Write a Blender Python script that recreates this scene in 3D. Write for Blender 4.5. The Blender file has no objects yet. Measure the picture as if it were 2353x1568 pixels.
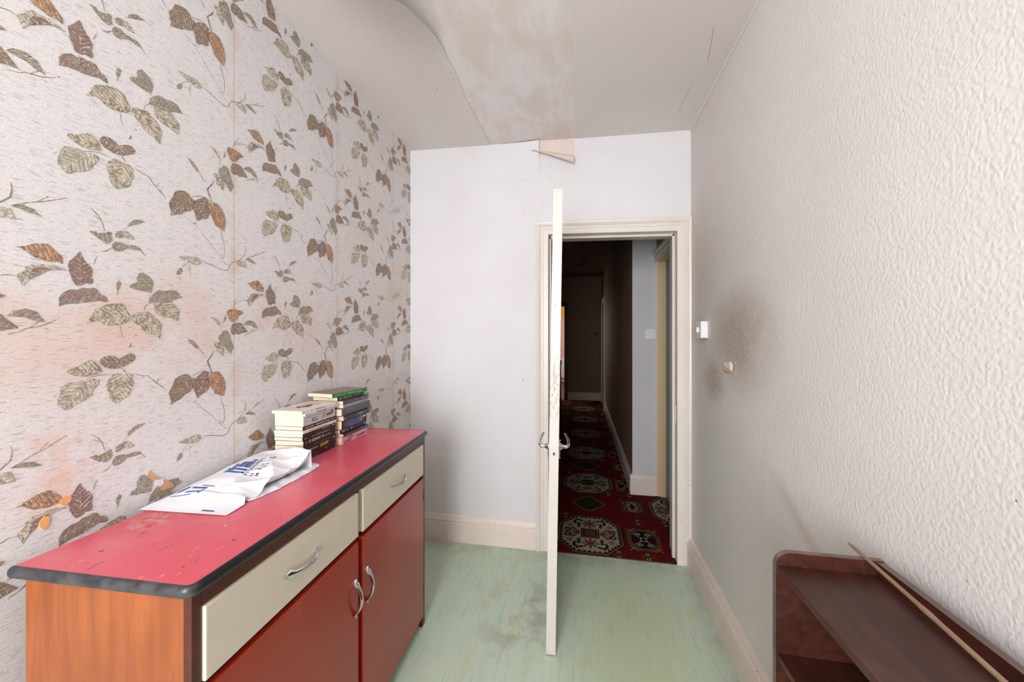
import bpy, bmesh, math, random
import numpy as np
from mathutils import Vector, Matrix, noise as mnoise

scene = bpy.context.scene
COL = scene.collection
R = math.radians

# ------------------------------------------------------------------ camera
F, CX, HY, EYE = 850.0, 1176.5, 775.0, 1.34       # focal length / centre / horizon in photo pixels, eye height
YAW = math.atan(158.5 / F)
cam_d = bpy.data.cameras.new('camera')
cam_d.sensor_width = 36.0
cam_d.lens = F / 2353.0 * 36.0
cam_d.shift_y = -9.0 / 2353.0
cam_d.clip_start = 0.02
cam = bpy.data.objects.new('camera', cam_d)
COL.objects.link(cam)
cam.location = (0, 0, EYE)
cam.rotation_euler = (math.pi / 2, 0, YAW)
scene.camera = cam

# ------------------------------------------------------------------ world, daylight, exposure
world = bpy.data.worlds.new('world')
scene.world = world
world.use_nodes = True
wb = world.node_tree.nodes['Background']
wb.inputs['Color'].default_value = (0.78, 0.88, 1.0, 1)
wb.inputs['Strength'].default_value = 1.0

def area_light(name, loc, rot, sx, sy, power, col):
    d = bpy.data.lights.new(name, 'AREA')
    d.shape = 'RECTANGLE'; d.size = sx; d.size_y = sy
    d.energy = power; d.color = col
    o = bpy.data.objects.new(name, d); COL.objects.link(o)
    o.location = loc; o.rotation_euler = rot
    return o
WIN = (-1.00, 0.16, 0.55, 2.30)                    # window opening in the wall behind the camera: x0 x1 z0 z1
area_light('window_daylight', ((WIN[0]+WIN[1])/2, -1.96, (WIN[2]+WIN[3])/2), (math.pi/2, 0, 0),
           WIN[1]-WIN[0]-.08, WIN[3]-WIN[2]-.08, 96.0, (0.97, 0.985, 1.0))
area_light('far_room_daylight', (-1.7, 9.2, 1.6), (math.pi/2, 0, R(-90)), 1.4, 1.5, 30.0, (1.0, 0.90, 0.78))

vs = scene.view_settings
vs.view_transform = 'Standard'; vs.look = 'None'; vs.gamma = 1.0; vs.use_curve_mapping = False
vs.exposure = 0.16

# ------------------------------------------------------------------ photo pixel -> ray, and points on planes
CY, SY = math.cos(YAW), math.sin(YAW)
def ray(px, py):
    xc, zc = (px - CX) / F, (HY - py) / F
    return Vector((xc * CY - SY, xc * SY + CY, zc))
def on_x(px, py, x):
    d = ray(px, py); t = x / d.x
    return Vector((x, d.y * t, EYE + d.z * t))

# ------------------------------------------------------------------ helpers
def srgb(r, g, b):
    f = lambda c: (c / 255 / 12.92) if c / 255 <= 0.04045 else ((c / 255 + 0.055) / 1.055) ** 2.4
    return (f(r), f(g), f(b), 1.0)

def link(name, me, mat=None, parent=None):
    o = bpy.data.objects.new(name, me)
    COL.objects.link(o)
    if mat is not None and me is not None and not me.materials:
        me.materials.append(mat)
    if parent is not None:
        o.parent = parent
    return o

def obj(name, bm, mat, parent=None, smooth=False):
    me = bpy.data.meshes.new(name)
    bmesh.ops.recalc_face_normals(bm, faces=bm.faces)
    bm.to_mesh(me); bm.free()
    if smooth:
        for p in me.polygons: p.use_smooth = True
    return link(name, me, mat, parent)

def obj_auto(name, bm, mat, parent=None, ang=35):
    """smooth shading with sharp edges above an angle"""
    bmesh.ops.recalc_face_normals(bm, faces=bm.faces)
    for f in bm.faces: f.smooth = True
    for e in bm.edges:
        if len(e.link_faces) == 2 and e.calc_face_angle(0) > R(ang): e.smooth = False
    me = bpy.data.meshes.new(name); bm.to_mesh(me); bm.free()
    return link(name, me, mat, parent)

def tag(o, label, cat, group=None, kind=None):
    o['label'] = label; o['category'] = cat
    if group: o['group'] = group
    if kind: o['kind'] = kind
    return o

def thing(name, loc, label, cat, rz=0, group=None, kind=None):
    o = link(name, None)
    o.empty_display_size = 0.05
    o.location = loc; o.rotation_euler = (0, 0, rz)
    return tag(o, label, cat, group, kind)

def B(bm, x0, x1, y0, y1, z0, z1, bev=0.0, seg=2):
    vs_ = [bm.verts.new((x, y, z)) for z in (z0, z1) for y in (y0, y1) for x in (x0, x1)]
    fs = [(0, 2, 3, 1), (4, 5, 7, 6), (0, 1, 5, 4), (2, 6, 7, 3), (0, 4, 6, 2), (1, 3, 7, 5)]
    faces = [bm.faces.new([vs_[i] for i in f]) for f in fs]
    if bev > 0:
        es = list({e for f in faces for e in f.edges})
        bmesh.ops.bevel(bm, geom=es, offset=bev, segments=seg, affect='EDGES', profile=0.5)
    return bm

def box(name, x0, x1, y0, y1, z0, z1, mat, parent=None, bev=0.0, seg=2):
    bm = bmesh.new(); B(bm, x0, x1, y0, y1, z0, z1, bev, seg)
    return obj(name, bm, mat, parent)

def tube(bm, pts, rad, seg=10, cap=True):
    """swept round bar through pts; rad a number or list"""
    pts = [Vector(p) for p in pts]; n = len(pts)
    rad = [rad] * n if not hasattr(rad, '__len__') else rad
    rings = []; up = Vector((0.12, 0.31, 0.94))
    for i, p in enumerate(pts):
        t = (pts[min(i + 1, n - 1)] - pts[max(i - 1, 0)]).normalized()
        a = t.cross(up)
        if a.length < 1e-4: a = t.cross(Vector((1, 0, 0)))
        a.normalize(); b = t.cross(a).normalized()
        rings.append([bm.verts.new(p + (a * math.cos(k * 2 * math.pi / seg) + b * math.sin(k * 2 * math.pi / seg)) * rad[i]) for k in range(seg)])
    for r0, r1 in zip(rings, rings[1:]):
        for k in range(seg):
            bm.faces.new((r0[k], r0[(k + 1) % seg], r1[(k + 1) % seg], r1[k]))
    if cap:
        bm.faces.new(rings[0]); bm.faces.new(rings[-1])

def lathe(bm, prof, seg=24, axis='z', off=(0, 0, 0)):
    rings = []
    for r, h in prof:
        ring = []
        for k in range(seg):
            a = 2 * math.pi * k / seg
            c, s = r * math.cos(a), r * math.sin(a)
            v = (c, s, h) if axis == 'z' else ((h, c, s) if axis == 'x' else (c, h, s))
            ring.append(bm.verts.new(Vector(v) + Vector(off)))
        rings.append(ring)
    for r0, r1 in zip(rings, rings[1:]):
        for k in range(seg):
            bm.faces.new((r0[k], r0[(k + 1) % seg], r1[(k + 1) % seg], r1[k]))
    bm.faces.new(rings[0]); bm.faces.new(rings[-1])

def sweep_profile(bm, prof, a_fn, b_fn):
    """profile ring placed at a start and an end by functions u,w -> point"""
    ra = [bm.verts.new(a_fn(u, w)) for u, w in prof]
    rb = [bm.verts.new(b_fn(u, w)) for u, w in prof]
    n = len(prof)
    for i in range(n):
        bm.faces.new((ra[i], ra[(i + 1) % n], rb[(i + 1) % n], rb[i]))
    bm.faces.new(ra); bm.faces.new(rb)

def text_mesh(body, size, bold=0.0, space=1.0):
    c = bpy.data.curves.new('lettering', 'FONT')
    c.body = body; c.size = size; c.offset = bold; c.space_character = space
    c.resolution_u = 3; c.fill_mode = 'FRONT'
    o = bpy.data.objects.new('lettering_tmp', c)
    me = bpy.data.meshes.new_from_object(o)
    bpy.data.objects.remove(o); bpy.data.curves.remove(c)
    return me

# ------------------------------------------------------------------ material helpers
def mat_new(name):
    m = bpy.data.materials.new(name); m.use_nodes = True
    nt = m.node_tree
    return m, nt, nt.nodes['Principled BSDF']

def nd(nt, typ, ins=None, **attrs):
    n = nt.nodes.new(typ)
    for k, v in attrs.items(): setattr(n, k, v)
    for k, v in (ins or {}).items():
        s = n.inputs[k]
        if isinstance(v, bpy.types.NodeSocket): nt.links.new(v, s)
        else: s.default_value = v
    return n

def math_(nt, op, a, b=None, c=None, clamp=False):
    ins = {0: a}
    if b is not None: ins[1] = b
    if c is not None: ins[2] = c
    return nd(nt, 'ShaderNodeMath', ins, operation=op, use_clamp=clamp).outputs[0]

def mrange(nt, v, a, b, c=0.0, d=1.0, smooth=True):
    n = nd(nt, 'ShaderNodeMapRange', {'Value': v, 'From Min': a, 'From Max': b, 'To Min': c, 'To Max': d})
    n.interpolation_type = 'SMOOTHSTEP' if smooth else 'LINEAR'; n.clamp = True
    return n.outputs['Result']

def mixc(nt, fac, a, b, mode='MIX'):
    n = nd(nt, 'ShaderNodeMix', data_type='RGBA', blend_type=mode)
    for idx, v in ((0, fac), (6, a), (7, b)):
        s = n.inputs[idx]
        if isinstance(v, bpy.types.NodeSocket): nt.links.new(v, s)
        else: s.default_value = v
    return n.outputs[2]

def coords(nt, scale=(1, 1, 1)):
    tc = nd(nt, 'ShaderNodeTexCoord').outputs['Object']
    if scale == (1, 1, 1): return tc
    return nd(nt, 'ShaderNodeMapping', {'Vector': tc, 'Scale': scale}).outputs['Vector']

def noise(nt, vec, scale, detail=2.0, rough=0.5, dist=0.0):
    return nd(nt, 'ShaderNodeTexNoise', {'Vector': vec, 'Scale': scale, 'Detail': detail, 'Roughness': rough, 'Distortion': dist}).outputs['Fac']

def bump(nt, bsdf, h, strength=0.3, dist=0.002):
    b = nd(nt, 'ShaderNodeBump', {'Height': h, 'Strength': strength, 'Distance': dist})
    nt.links.new(b.outputs['Normal'], bsdf.inputs['Normal'])

def plain(name, col, rough=0.5, metal=0.0, coat=0.0, var=0.08, scale=30.0):
    m, nt, p = mat_new(name)
    f = noise(nt, coords(nt), scale, 3.0)
    dark = tuple(c * (1 - 2 * var) for c in col[:3]) + (1,)
    lite = tuple(min(1, c * (1 + 2 * var)) for c in col[:3]) + (1,)
    nt.links.new(mixc(nt, f, dark, lite), p.inputs['Base Color'])
    p.inputs['Roughness'].default_value = rough
    p.inputs['Metallic'].default_value = metal
    p.inputs['Coat Weight'].default_value = coat
    return m

def specks(nt, vec, scale, lim, seed=0.0):
    """sparse dark dots: 1 where a dot is"""
    v = nd(nt, 'ShaderNodeTexVoronoi', {'Vector': vec, 'Scale': scale, 'Randomness': 1.0})
    n = noise(nt, vec, scale * 0.23 + seed, 0.0)
    d = math_(nt, 'LESS_THAN', v.outputs['Distance'], lim)
    return math_(nt, 'MULTIPLY', d, math_(nt, 'GREATER_THAN', n, 0.62))

def sep(nt, vec):
    s = nd(nt, 'ShaderNodeSeparateXYZ', {0: vec})
    return s.outputs[0], s.outputs[1], s.outputs[2]

def blob(nt, a, b, a0, b0, ra, rb):
    """soft round mask in two coordinates"""
    u = math_(nt, 'DIVIDE', math_(nt, 'SUBTRACT', a, a0), ra)
    v = math_(nt, 'DIVIDE', math_(nt, 'SUBTRACT', b, b0), rb)
    d = math_(nt, 'SQRT', math_(nt, 'ADD', math_(nt, 'MULTIPLY', u, u), math_(nt, 'MULTIPLY', v, v)))
    return mrange(nt, d, 1.0, 0.15)

# ------------------------------------------------------------------ room numbers (metres)
XL, XR, YE, YR = -1.133, 0.635, 2.33, -1.85          # left, right, end wall (with the door), rear wall
def zceil(x): return 2.60 - 0.0226 * (x + 1.133)
OX0, OX1, WT = -0.20, 0.556, 0.17                    # door opening, wall thickness
def zhead(x): return 1.983 - 0.024 * (x + 0.2)
HXR, HY1, HXS, HYE = 0.43, 3.285, 0.625, 7.96        # hall: right wall, return wall, side-door wall, end wall
HXL, HZ = -1.05, 2.62

# ------------------------------------------------------------------ surface materials
def m_wallpaper():
    m, nt, p = mat_new('embossed_leaf_wallpaper')
    o = coords(nt); x, y, z = sep(nt, o)
    n1 = noise(nt, o, 2.6, 4.0, 0.55)
    n2 = noise(nt, o, 9.0, 4.0, 0.6)
    n3 = noise(nt, o, 300.0, 2.0, 0.6)
    base = mixc(nt, mrange(nt, n3, 0.35, 0.7), srgb(216, 211, 211), srgb(232, 229, 231))
    # old damp stain: pinkish band at shoulder height
    band = math_(nt, 'MULTIPLY', mrange(nt, z, 1.12, 1.36), mrange(nt, z, 1.58, 1.40))
    band = math_(nt, 'MULTIPLY', band, mrange(nt, y, 1.75, 0.95, 0.25, 1.0))
    st = math_(nt, 'MULTIPLY', band, mrange(nt, math_(nt, 'ADD', math_(nt, 'MULTIPLY', n1, 0.6), math_(nt, 'MULTIPLY', n2, 0.4)), 0.40, 0.62))
    base = mixc(nt, math_(nt, 'MULTIPLY', st, 0.62), base, srgb(224, 184, 166))
    st2 = math_(nt, 'MULTIPLY', blob(nt, y, z, 0.62, 1.05, 0.16, 0.13), mrange(nt, n2, 0.5, 0.66))
    base = mixc(nt, math_(nt, 'MULTIPLY', st2, 0.6), base, srgb(226, 178, 150))
    yel = math_(nt, 'MULTIPLY', mrange(nt, y, 1.25, 2.3), mrange(nt, n1, 0.3, 0.75))
    base = mixc(nt, math_(nt, 'MULTIPLY', yel, 0.55), base, srgb(214, 190, 170))
    # seams every 0.53 m
    fr = math_(nt, 'FRACT', math_(nt, 'DIVIDE', math_(nt, 'SUBTRACT', y, 1.039 - 0.265 - 5.3), 0.53))
    ds = math_(nt, 'MULTIPLY', math_(nt, 'ABSOLUTE', math_(nt, 'SUBTRACT', fr, 0.5)), 0.53)
    line = mrange(nt, ds, 0.0022, 0.0008)
    wide = math_(nt, 'MULTIPLY', mrange(nt, ds, 0.035, 0.0), mrange(nt, n2, 0.42, 0.66))
    base = mixc(nt, math_(nt, 'MULTIPLY', wide, 0.45), base, srgb(212, 180, 156))
    base = mixc(nt, math_(nt, 'MULTIPLY', line, 0.6), base, srgb(188, 158, 140))
    # pressed horizontal dashes
    dv = nd(nt, 'ShaderNodeMapping', {'Vector': o, 'Scale': (1, 42, 400)}).outputs['Vector']
    dn = noise(nt, dv, 1.0, 1.0, 0.5)
    dash = mrange(nt, dn, 0.60, 0.68)
    base = mixc(nt, math_(nt, 'MULTIPLY', dash, 0.38), base, srgb(140, 134, 138))
    nt.links.new(base, p.inputs['Base Color'])
    p.inputs['Roughness'].default_value = 0.62
    p.inputs['Specular IOR Level'].default_value = 0.35
    h = math_(nt, 'SUBTRACT', math_(nt, 'MULTIPLY', n3, 0.35), dash)
    bump(nt, p, h, 0.35, 0.0012)
    return m

def m_leafprint():
    m, nt, p = mat_new('printed_leaves')
    a = nd(nt, 'ShaderNodeAttribute', attribute_name='tone_a').outputs['Color']
    b = nd(nt, 'ShaderNodeAttribute', attribute_name='tone_b').outputs['Color']
    uv = nd(nt, 'ShaderNodeUVMap', uv_map='leaf').outputs['UV']
    u, v, _ = sep(nt, uv)
    o = coords(nt)
    n1 = noise(nt, o, 75.0, 4.0, 0.65, 0.8)
    n2 = noise(nt, o, 150.0, 3.0, 0.6)
    av = math_(nt, 'ABSOLUTE', v)
    w = math_(nt, 'SUBTRACT', u, math_(nt, 'MULTIPLY', av, 0.9))
    w = math_(nt, 'ADD', w, math_(nt, 'MULTIPLY', n1, 0.012))
    vein = mrange(nt, math_(nt, 'ABSOLUTE', math_(nt, 'SUBTRACT', math_(nt, 'FRACT', math_(nt, 'DIVIDE', w, 0.0105)), 0.5)), 0.30, 0.47)
    vein = math_(nt, 'MULTIPLY', vein, mrange(nt, n2, 0.36, 0.58))
    col = mixc(nt, mrange(nt, n1, 0.38, 0.62), a, b)
    col = mixc(nt, math_(nt, 'MULTIPLY', vein, 0.6), col, srgb(104, 90, 78))
    lite = math_(nt, 'MULTIPLY', mrange(nt, av, 0.0016, 0.0006), mrange(nt, n2, 0.4, 0.5))
    col = mixc(nt, math_(nt, 'MULTIPLY', lite, 0.18), col, srgb(226, 216, 202))
    w2 = math_(nt, 'ABSOLUTE', math_(nt, 'SUBTRACT', math_(nt, 'FRACT', math_(nt, 'ADD', math_(nt, 'DIVIDE', w, 0.0105), 0.22)), 0.5))
    hl = math_(nt, 'MULTIPLY', mrange(nt, w2, 0.34, 0.48), mrange(nt, noise(nt, o, 110.0, 2.0), 0.46, 0.60))
    col = mixc(nt, math_(nt, 'MULTIPLY', hl, 0.7), col, srgb(226, 219, 208))
    col = mixc(nt, mrange(nt, n2, 0.58, 0.70, 0, 0.55), col, srgb(222, 214, 204))
    col = mixc(nt, mrange(nt, n2, 0.42, 0.32, 0, 0.45), col, srgb(100, 86, 74))
    nt.links.new(col, p.inputs['Base Color'])
    p.inputs['Roughness'].default_value = 0.5
    bump(nt, p, math_(nt, 'SUBTRACT', math_(nt, 'MULTIPLY', n2, 0.6), vein), 0.6, 0.0015)
    return m

def m_anaglypta():
    m, nt, p = mat_new('blown_textured_wallpaper')
    o = coords(nt); x, y, z = sep(nt, o)
    vec = coords(nt, (1, 1.0, 0.80))
    wob = nd(nt, 'ShaderNodeTexNoise', {'Vector': vec, 'Scale': 60.0, 'Detail': 1.0}).outputs['Color']
    vec2 = nd(nt, 'ShaderNodeVectorMath', {0: vec, 1: nd(nt, 'ShaderNodeVectorMath', {0: wob, 'Scale': 0.012}, operation='SCALE').outputs[0]}, operation='ADD').outputs[0]
    vo = nd(nt, 'ShaderNodeTexVoronoi', {'Vector': vec2, 'Scale': 132.0, 'Smoothness': 0.8, 'Randomness': 1.0}, feature='SMOOTH_F1').outputs['Distance']
    nb = math_(nt, 'SUBTRACT', 0.95, math_(nt, 'ADD', vo, math_(nt, 'MULTIPLY', noise(nt, vec, 200.0, 1.0), 0.25)))
    nf = noise(nt, o, 3.0, 4.0, 0.6)
    ng = noise(nt, o, 60.0, 3.0, 0.7)
    base = mixc(nt, nf, srgb(220, 215, 212), srgb(231, 229, 228))
    smoke_falloff = math_(nt, 'MULTIPLY', mrange(nt, y, 1.25, 2.4), mrange(nt, z, 0.7, 1.6, 0.05, 1.0))  # smoke stain and light falloff towards the far corner, painted in together
    base = mixc(nt, math_(nt, 'MULTIPLY', smoke_falloff, 0.42), base, srgb(200, 184, 174))
    pit = mrange(nt, nb, 0.55, 0.35)
    s1 = math_(nt, 'MULTIPLY', blob(nt, y, z, 1.66, 1.34, 0.42, 0.30), mrange(nt, nf, 0.10, 0.5))
    s2 = blob(nt, y, z, 1.95, 1.13, 0.20, 0.16)
    s3 = blob(nt, y, z, 1.78, 1.30, 0.34, 0.26)
    dirt = math_(nt, 'MULTIPLY', s1, math_(nt, 'ADD', math_(nt, 'MULTIPLY', pit, 0.30), 0.42))
    dirt = math_(nt, 'MAXIMUM', dirt, math_(nt, 'MULTIPLY', s2, math_(nt, 'ADD', math_(nt, 'MULTIPLY', pit, 0.5), 0.2)))
    dirt = math_(nt, 'MAXIMUM', dirt, math_(nt, 'MULTIPLY', s3, 0.18))
    base = mixc(nt, math_(nt, 'MULTIPLY', dirt, 0.85), base, srgb(150, 126, 102))
    # diagonal rubbed smear lower down
    k = math_(nt, 'ADD', math_(nt, 'SUBTRACT', z, 0.80), math_(nt, 'MULTIPLY', math_(nt, 'SUBTRACT', y, 1.25), -0.55))
    sm = math_(nt, 'MULTIPLY', mrange(nt, math_(nt, 'ABSOLUTE', k), 0.05, 0.0), blob(nt, y, z, 1.18, 0.80, 0.30, 0.24))
    base = mixc(nt, math_(nt, 'MULTIPLY', sm, 0.30), base, srgb(170, 150, 138))
    base = mixc(nt, math_(nt, 'MULTIPLY', specks(nt, o, 16.0, 0.03), 0.7), base, srgb(90, 70, 58))
    nt.links.new(base, p.inputs['Base Color'])
    p.inputs['Roughness'].default_value = 0.6
    p.inputs['Specular IOR Level'].default_value = 0.3
    bump(nt, p, math_(nt, 'ADD', nb, math_(nt, 'MULTIPLY', ng, 0.05)), 0.26, 0.0040)
    return m

def m_plainwall(name='painted_wallpaper', a=(216, 212, 214), b=(229, 227, 230), dirt=(196, 176, 164), fine=0.15):
    m, nt, p = mat_new(name)
    o = coords(nt)
    nf = noise(nt, o, 2.2, 4.0, 0.55)
    ng = noise(nt, o, 180.0, 3.0, 0.6)
    base = mixc(nt, nf, srgb(*a), srgb(*b))
    base = mixc(nt, mrange(nt, noise(nt, o, 5.0, 5.0, 0.7), 0.60, 0.80, 0, 0.25), base, srgb(*dirt))
    base = mixc(nt, math_(nt, 'MULTIPLY', specks(nt, o, 11.0, 0.045), 0.6), base, srgb(120, 96, 84))
    nt.links.new(base, p.inputs['Base Color'])
    p.inputs['Roughness'].default_value = 0.6
    p.inputs['Specular IOR Level'].default_value = 0.3
    bump(nt, p, ng, fine, 0.002)
    return m

def m_plaster():
    m, nt, p = mat_new('bare_ceiling_plaster')
    o = coords(nt)
    n1 = noise(nt, coords(nt, (1.6, 0.8, 1)), 4.5, 5.0, 0.6, 0.4)
    base = mixc(nt, mrange(nt, n1, 0.38, 0.62), srgb(222, 211, 206), srgb(230, 226, 226))
    base = mixc(nt, mrange(nt, noise(nt, o, 14.0, 4.0, 0.6), 0.58, 0.72, 0, 0.5), base, srgb(224, 224, 226))
    nt.links.new(base, p.inputs['Base Color'])
    p.inputs['Roughness'].default_value = 0.75
    bump(nt, p, noise(nt, o, 60.0, 4.0), 0.12, 0.002)
    return m

def m_lino():
    m, nt, p = mat_new('marbled_green_lino')
    o = coords(nt); x, y, z = sep(nt, o)
    s1 = noise(nt, coords(nt, (52, 5.5, 1)), 1.0, 4.0, 0.6, 0.3)
    s2 = noise(nt, coords(nt, (130, 6, 1)), 1.0, 3.0, 0.6)
    s3 = noise(nt, coords(nt, (14, 5.0, 1)), 1.0, 2.0, 0.5)
    base = mixc(nt, s2, srgb(188, 206, 182), srgb(208, 222, 204))
    base = mixc(nt, mrange(nt, s1, 0.52, 0.70, 0, 0.55), base, srgb(146, 198, 186))
    base = mixc(nt, mrange(nt, s3, 0.56, 0.72, 0, 0.45), base, srgb(196, 200, 150))
    yl = math_(nt, 'MULTIPLY', blob(nt, x, y, 0.25, 1.7, 0.35, 0.75), 0.40)
    base = mixc(nt, yl, base, srgb(192, 196, 138))
    nd1 = noise(nt, o, 7.0, 5.0, 0.65)
    dm = math_(nt, 'MULTIPLY', blob(nt, x, y, -0.28, 1.78, 0.28, 0.42), mrange(nt, nd1, 0.46, 0.62))
    dm = math_(nt, 'MAXIMUM', dm, math_(nt, 'MULTIPLY', mrange(nt, nd1, 0.62, 0.76), 0.7))
    edge = math_(nt, 'MAXIMUM', mrange(nt, y, 2.12, 2.34), mrange(nt, x, 0.50, 0.64))
    dm = math_(nt, 'MAXIMUM', dm, math_(nt, 'MULTIPLY', edge, mrange(nt, nd1, 0.35, 0.7)))
    base = mixc(nt, math_(nt, 'MULTIPLY', dm, 0.48), base, srgb(134, 120, 108))
    base = mixc(nt, math_(nt, 'MULTIPLY', specks(nt, o, 26.0, 0.06), 0.85), base, srgb(56, 48, 40))
    nt.links.new(base, p.inputs['Base Color'])
    p.inputs['Roughness'].default_value = 0.42
    p.inputs['Specular IOR Level'].default_value = 0.4
    bump(nt, p, math_(nt, 'ADD', s2, noise(nt, o, 5.0, 3.0)), 0.08, 0.002)
    return m

def m_wood(name, c0, c1, rough, axis, dust=None, scale=1.0, coat=0.0):
    m, nt, p = mat_new(name)
    o = coords(nt)
    st = {'x': (3, 34, 34), 'y': (34, 3, 34), 'z': (34, 34, 3)}[axis]
    g = noise(nt, coords(nt, tuple(s * scale for s in st)), 1.0, 5.0, 0.62, 0.8)
    g2 = noise(nt, o, 3.0, 3.0, 0.5)
    col = mixc(nt, mrange(nt, g, 0.32, 0.68), srgb(*c0), srgb(*c1))
    col = mixc(nt, mrange(nt, g2, 0.45, 0.75, 0, 0.45), col, srgb(*[int(c * 0.72) for c in c0]))
    if dust:
        dn = noise(nt, o, 8.0, 5.0, 0.65)
        col = mixc(nt, mrange(nt, dn, 0.48, 0.78, 0.0, 0.40), col, srgb(*dust))
    nt.links.new(col, p.inputs['Base Color'])
    p.inputs['Roughness'].default_value = rough
    p.inputs['Coat Weight'].default_value = coat
    bump(nt, p, g, 0.12, 0.001)
    return m

def m_gloss(name='old_gloss_paint', a=(226, 214, 200), b=(238, 230, 222), chip=True, rough=0.35, wear=False):
    m, nt, p = mat_new(name)
    o = coords(nt)
    n1 = noise(nt, coords(nt, (1, 1, 0.35)), 10.0, 4.0, 0.6)
    base = mixc(nt, n1, srgb(*a), srgb(*b))
    base = mixc(nt, mrange(nt, noise(nt, o, 24.0, 5.0, 0.7), 0.60, 0.75, 0, 0.35), base, srgb(188, 160, 132))
    if wear:                                            # paint rubbed away by hands above the latch on the lock edge
        x, y, z = sep(nt, o)
        wz = math_(nt, 'MULTIPLY', mrange(nt, z, 0.96, 1.06), mrange(nt, z, 1.30, 1.18))
        wz = math_(nt, 'MULTIPLY', math_(nt, 'MULTIPLY', wz, mrange(nt, x, 0.755, 0.764)), mrange(nt, noise(nt, coords(nt, (1, 1, 0.4)), 90.0, 4.0, 0.65), 0.47, 0.56))
        base = mixc(nt, math_(nt, 'MULTIPLY', wz, 0.75), base, srgb(166, 146, 122))
    if chip:
        base = mixc(nt, math_(nt, 'MULTIPLY', specks(nt, o, 34.0, 0.09), 0.85), base, srgb(84, 62, 52))
    nt.links.new(base, p.inputs['Base Color'])
    p.inputs['Roughness'].default_value = rough
    bump(nt, p, noise(nt, o, 40.0, 3.0), 0.12, 0.0015)
    return m

def m_laminate():
    m, nt, p = mat_new('worn_red_laminate')
    o = coords(nt); x, y, z = sep(nt, o)
    n1 = noise(nt, o, 5.0, 5.0, 0.6)
    base = mixc(nt, n1, srgb(210, 66, 86), srgb(224, 98, 116))
    n2 = noise(nt, o, 2.2, 4.0, 0.6)
    base = mixc(nt, mrange(nt, n2, 0.42, 0.72, 0, 0.55), base, srgb(230, 138, 152))  # hazy glare painted into the red as paler pink patches
    near = mrange(nt, y, 0.75, 0.25)                       # paint-splashed working end
    va = coords(nt, (60, 26, 1))
    va = nd(nt, 'ShaderNodeMapping', {'Vector': coords(nt), 'Rotation': (0, 0, 0.7), 'Scale': (120, 34, 1)}).outputs['Vector']
    s1 = noise(nt, va, 1.0, 3.0, 0.6, 0.5)
    base = mixc(nt, mrange(nt, s1, 0.69, 0.74, 0, 0.8), base, srgb(240, 222, 216))
    vb = nd(nt, 'ShaderNodeMapping', {'Vector': coords(nt), 'Rotation': (0, 0, 0.5), 'Location': (5, 3, 0), 'Scale': (80, 22, 1)}).outputs['Vector']
    s2 = noise(nt, vb, 1.0, 3.0, 0.6, 0.5)
    base = mixc(nt, math_(nt, 'MULTIPLY', near, mrange(nt, s2, 0.655, 0.71, 0, 0.7)), base, srgb(96, 86, 112))
    vc = nd(nt, 'ShaderNodeMapping', {'Vector': coords(nt), 'Rotation': (0, 0, 0.3), 'Location': (9, 1, 0), 'Scale': (90, 40, 1)}).outputs['Vector']
    s3 = noise(nt, vc, 1.0, 1.0, 0.5)
    base = mixc(nt, math_(nt, 'MULTIPLY', near, mrange(nt, s3, 0.74, 0.77, 0, 0.8)), base, srgb(232, 170, 60))
    s4 = noise(nt, nd(nt, 'ShaderNodeMapping', {'Vector': coords(nt), 'Location': (2, 7, 0), 'Scale': (70, 50, 1)}).outputs['Vector'], 1.0, 1.0, 0.5)
    base = mixc(nt, math_(nt, 'MULTIPLY', near, mrange(nt, s4, 0.74, 0.77, 0, 0.9)), base, srgb(84, 30, 40))
    rub = math_(nt, 'MULTIPLY', blob(nt, x, y, -0.33, 0.20, 0.07, 0.09), mrange(nt, noise(nt, o, 40.0, 4.0), 0.42, 0.6))
    base = mixc(nt, math_(nt, 'MULTIPLY', rub, 0.8), base, srgb(206, 160, 150))
    nt.links.new(base, p.inputs['Base Color'])
    p.inputs['Roughness'].default_value = 0.33
    bump(nt, p, noise(nt, o, 90.0, 3.0), 0.05, 0.001)
    return m

def m_carpet():
    m, nt, p = mat_new('patterned_wool_carpet')
    c = nd(nt, 'ShaderNodeAttribute', attribute_name='weave').outputs['Color']
    o = coords(nt)
    n = noise(nt, o, 420.0, 2.0, 0.7)
    col = mixc(nt, 1.0, c, mixc(nt, n, (0.55, 0.55, 0.55, 1), (1, 1, 1, 1)), 'MULTIPLY')
    nt.links.new(col, p.inputs['Base Color'])
    p.inputs['Roughness'].default_value = 0.95
    p.inputs['Specular IOR Level'].default_value = 0.1
    bump(nt, p, n, 0.5, 0.004)
    return m

M = {}
M['wallpaper'] = m_wallpaper(); M['leaf'] = m_leafprint(); M['anaglypta'] = m_anaglypta()
M['wall'] = m_plainwall(); M['plaster'] = m_plaster(); M['lino'] = m_lino(); M['carpet'] = m_carpet()
M['ceil_paper'] = m_plainwall('ceiling_lining_paper', (218, 211, 207), (228, 222, 219), (208, 194, 186), 0.45)
M['hall_wall'] = m_plainwall('brown_hall_wallpaper', (146, 120, 98), (164, 138, 114), (106, 80, 60), 0.4)  # brown paper, colour darkened a little for the dim hall
M['hall_white'] = m_plainwall('hall_painted_wall', (206, 202, 202), (216, 213, 214), (186, 170, 150), 0.2)
M['hall_ceil'] = m_plainwall('hall_ceiling_darkened', (120, 98, 80), (132, 108, 90), (96, 74, 58), 0.2)  # ceiling colour darkened to put the hall's unlit top into it
M['gloss'] = m_gloss(a=(220, 210, 201), b=(232, 225, 219))
M['door_paint'] = m_gloss('worn_door_paint', (206, 198, 190), (218, 212, 207), True, 0.35, wear=True)
M['gloss_cream'] = m_gloss('cream_gloss_paint', (218, 186, 144), (228, 198, 160), False, 0.4)
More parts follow.
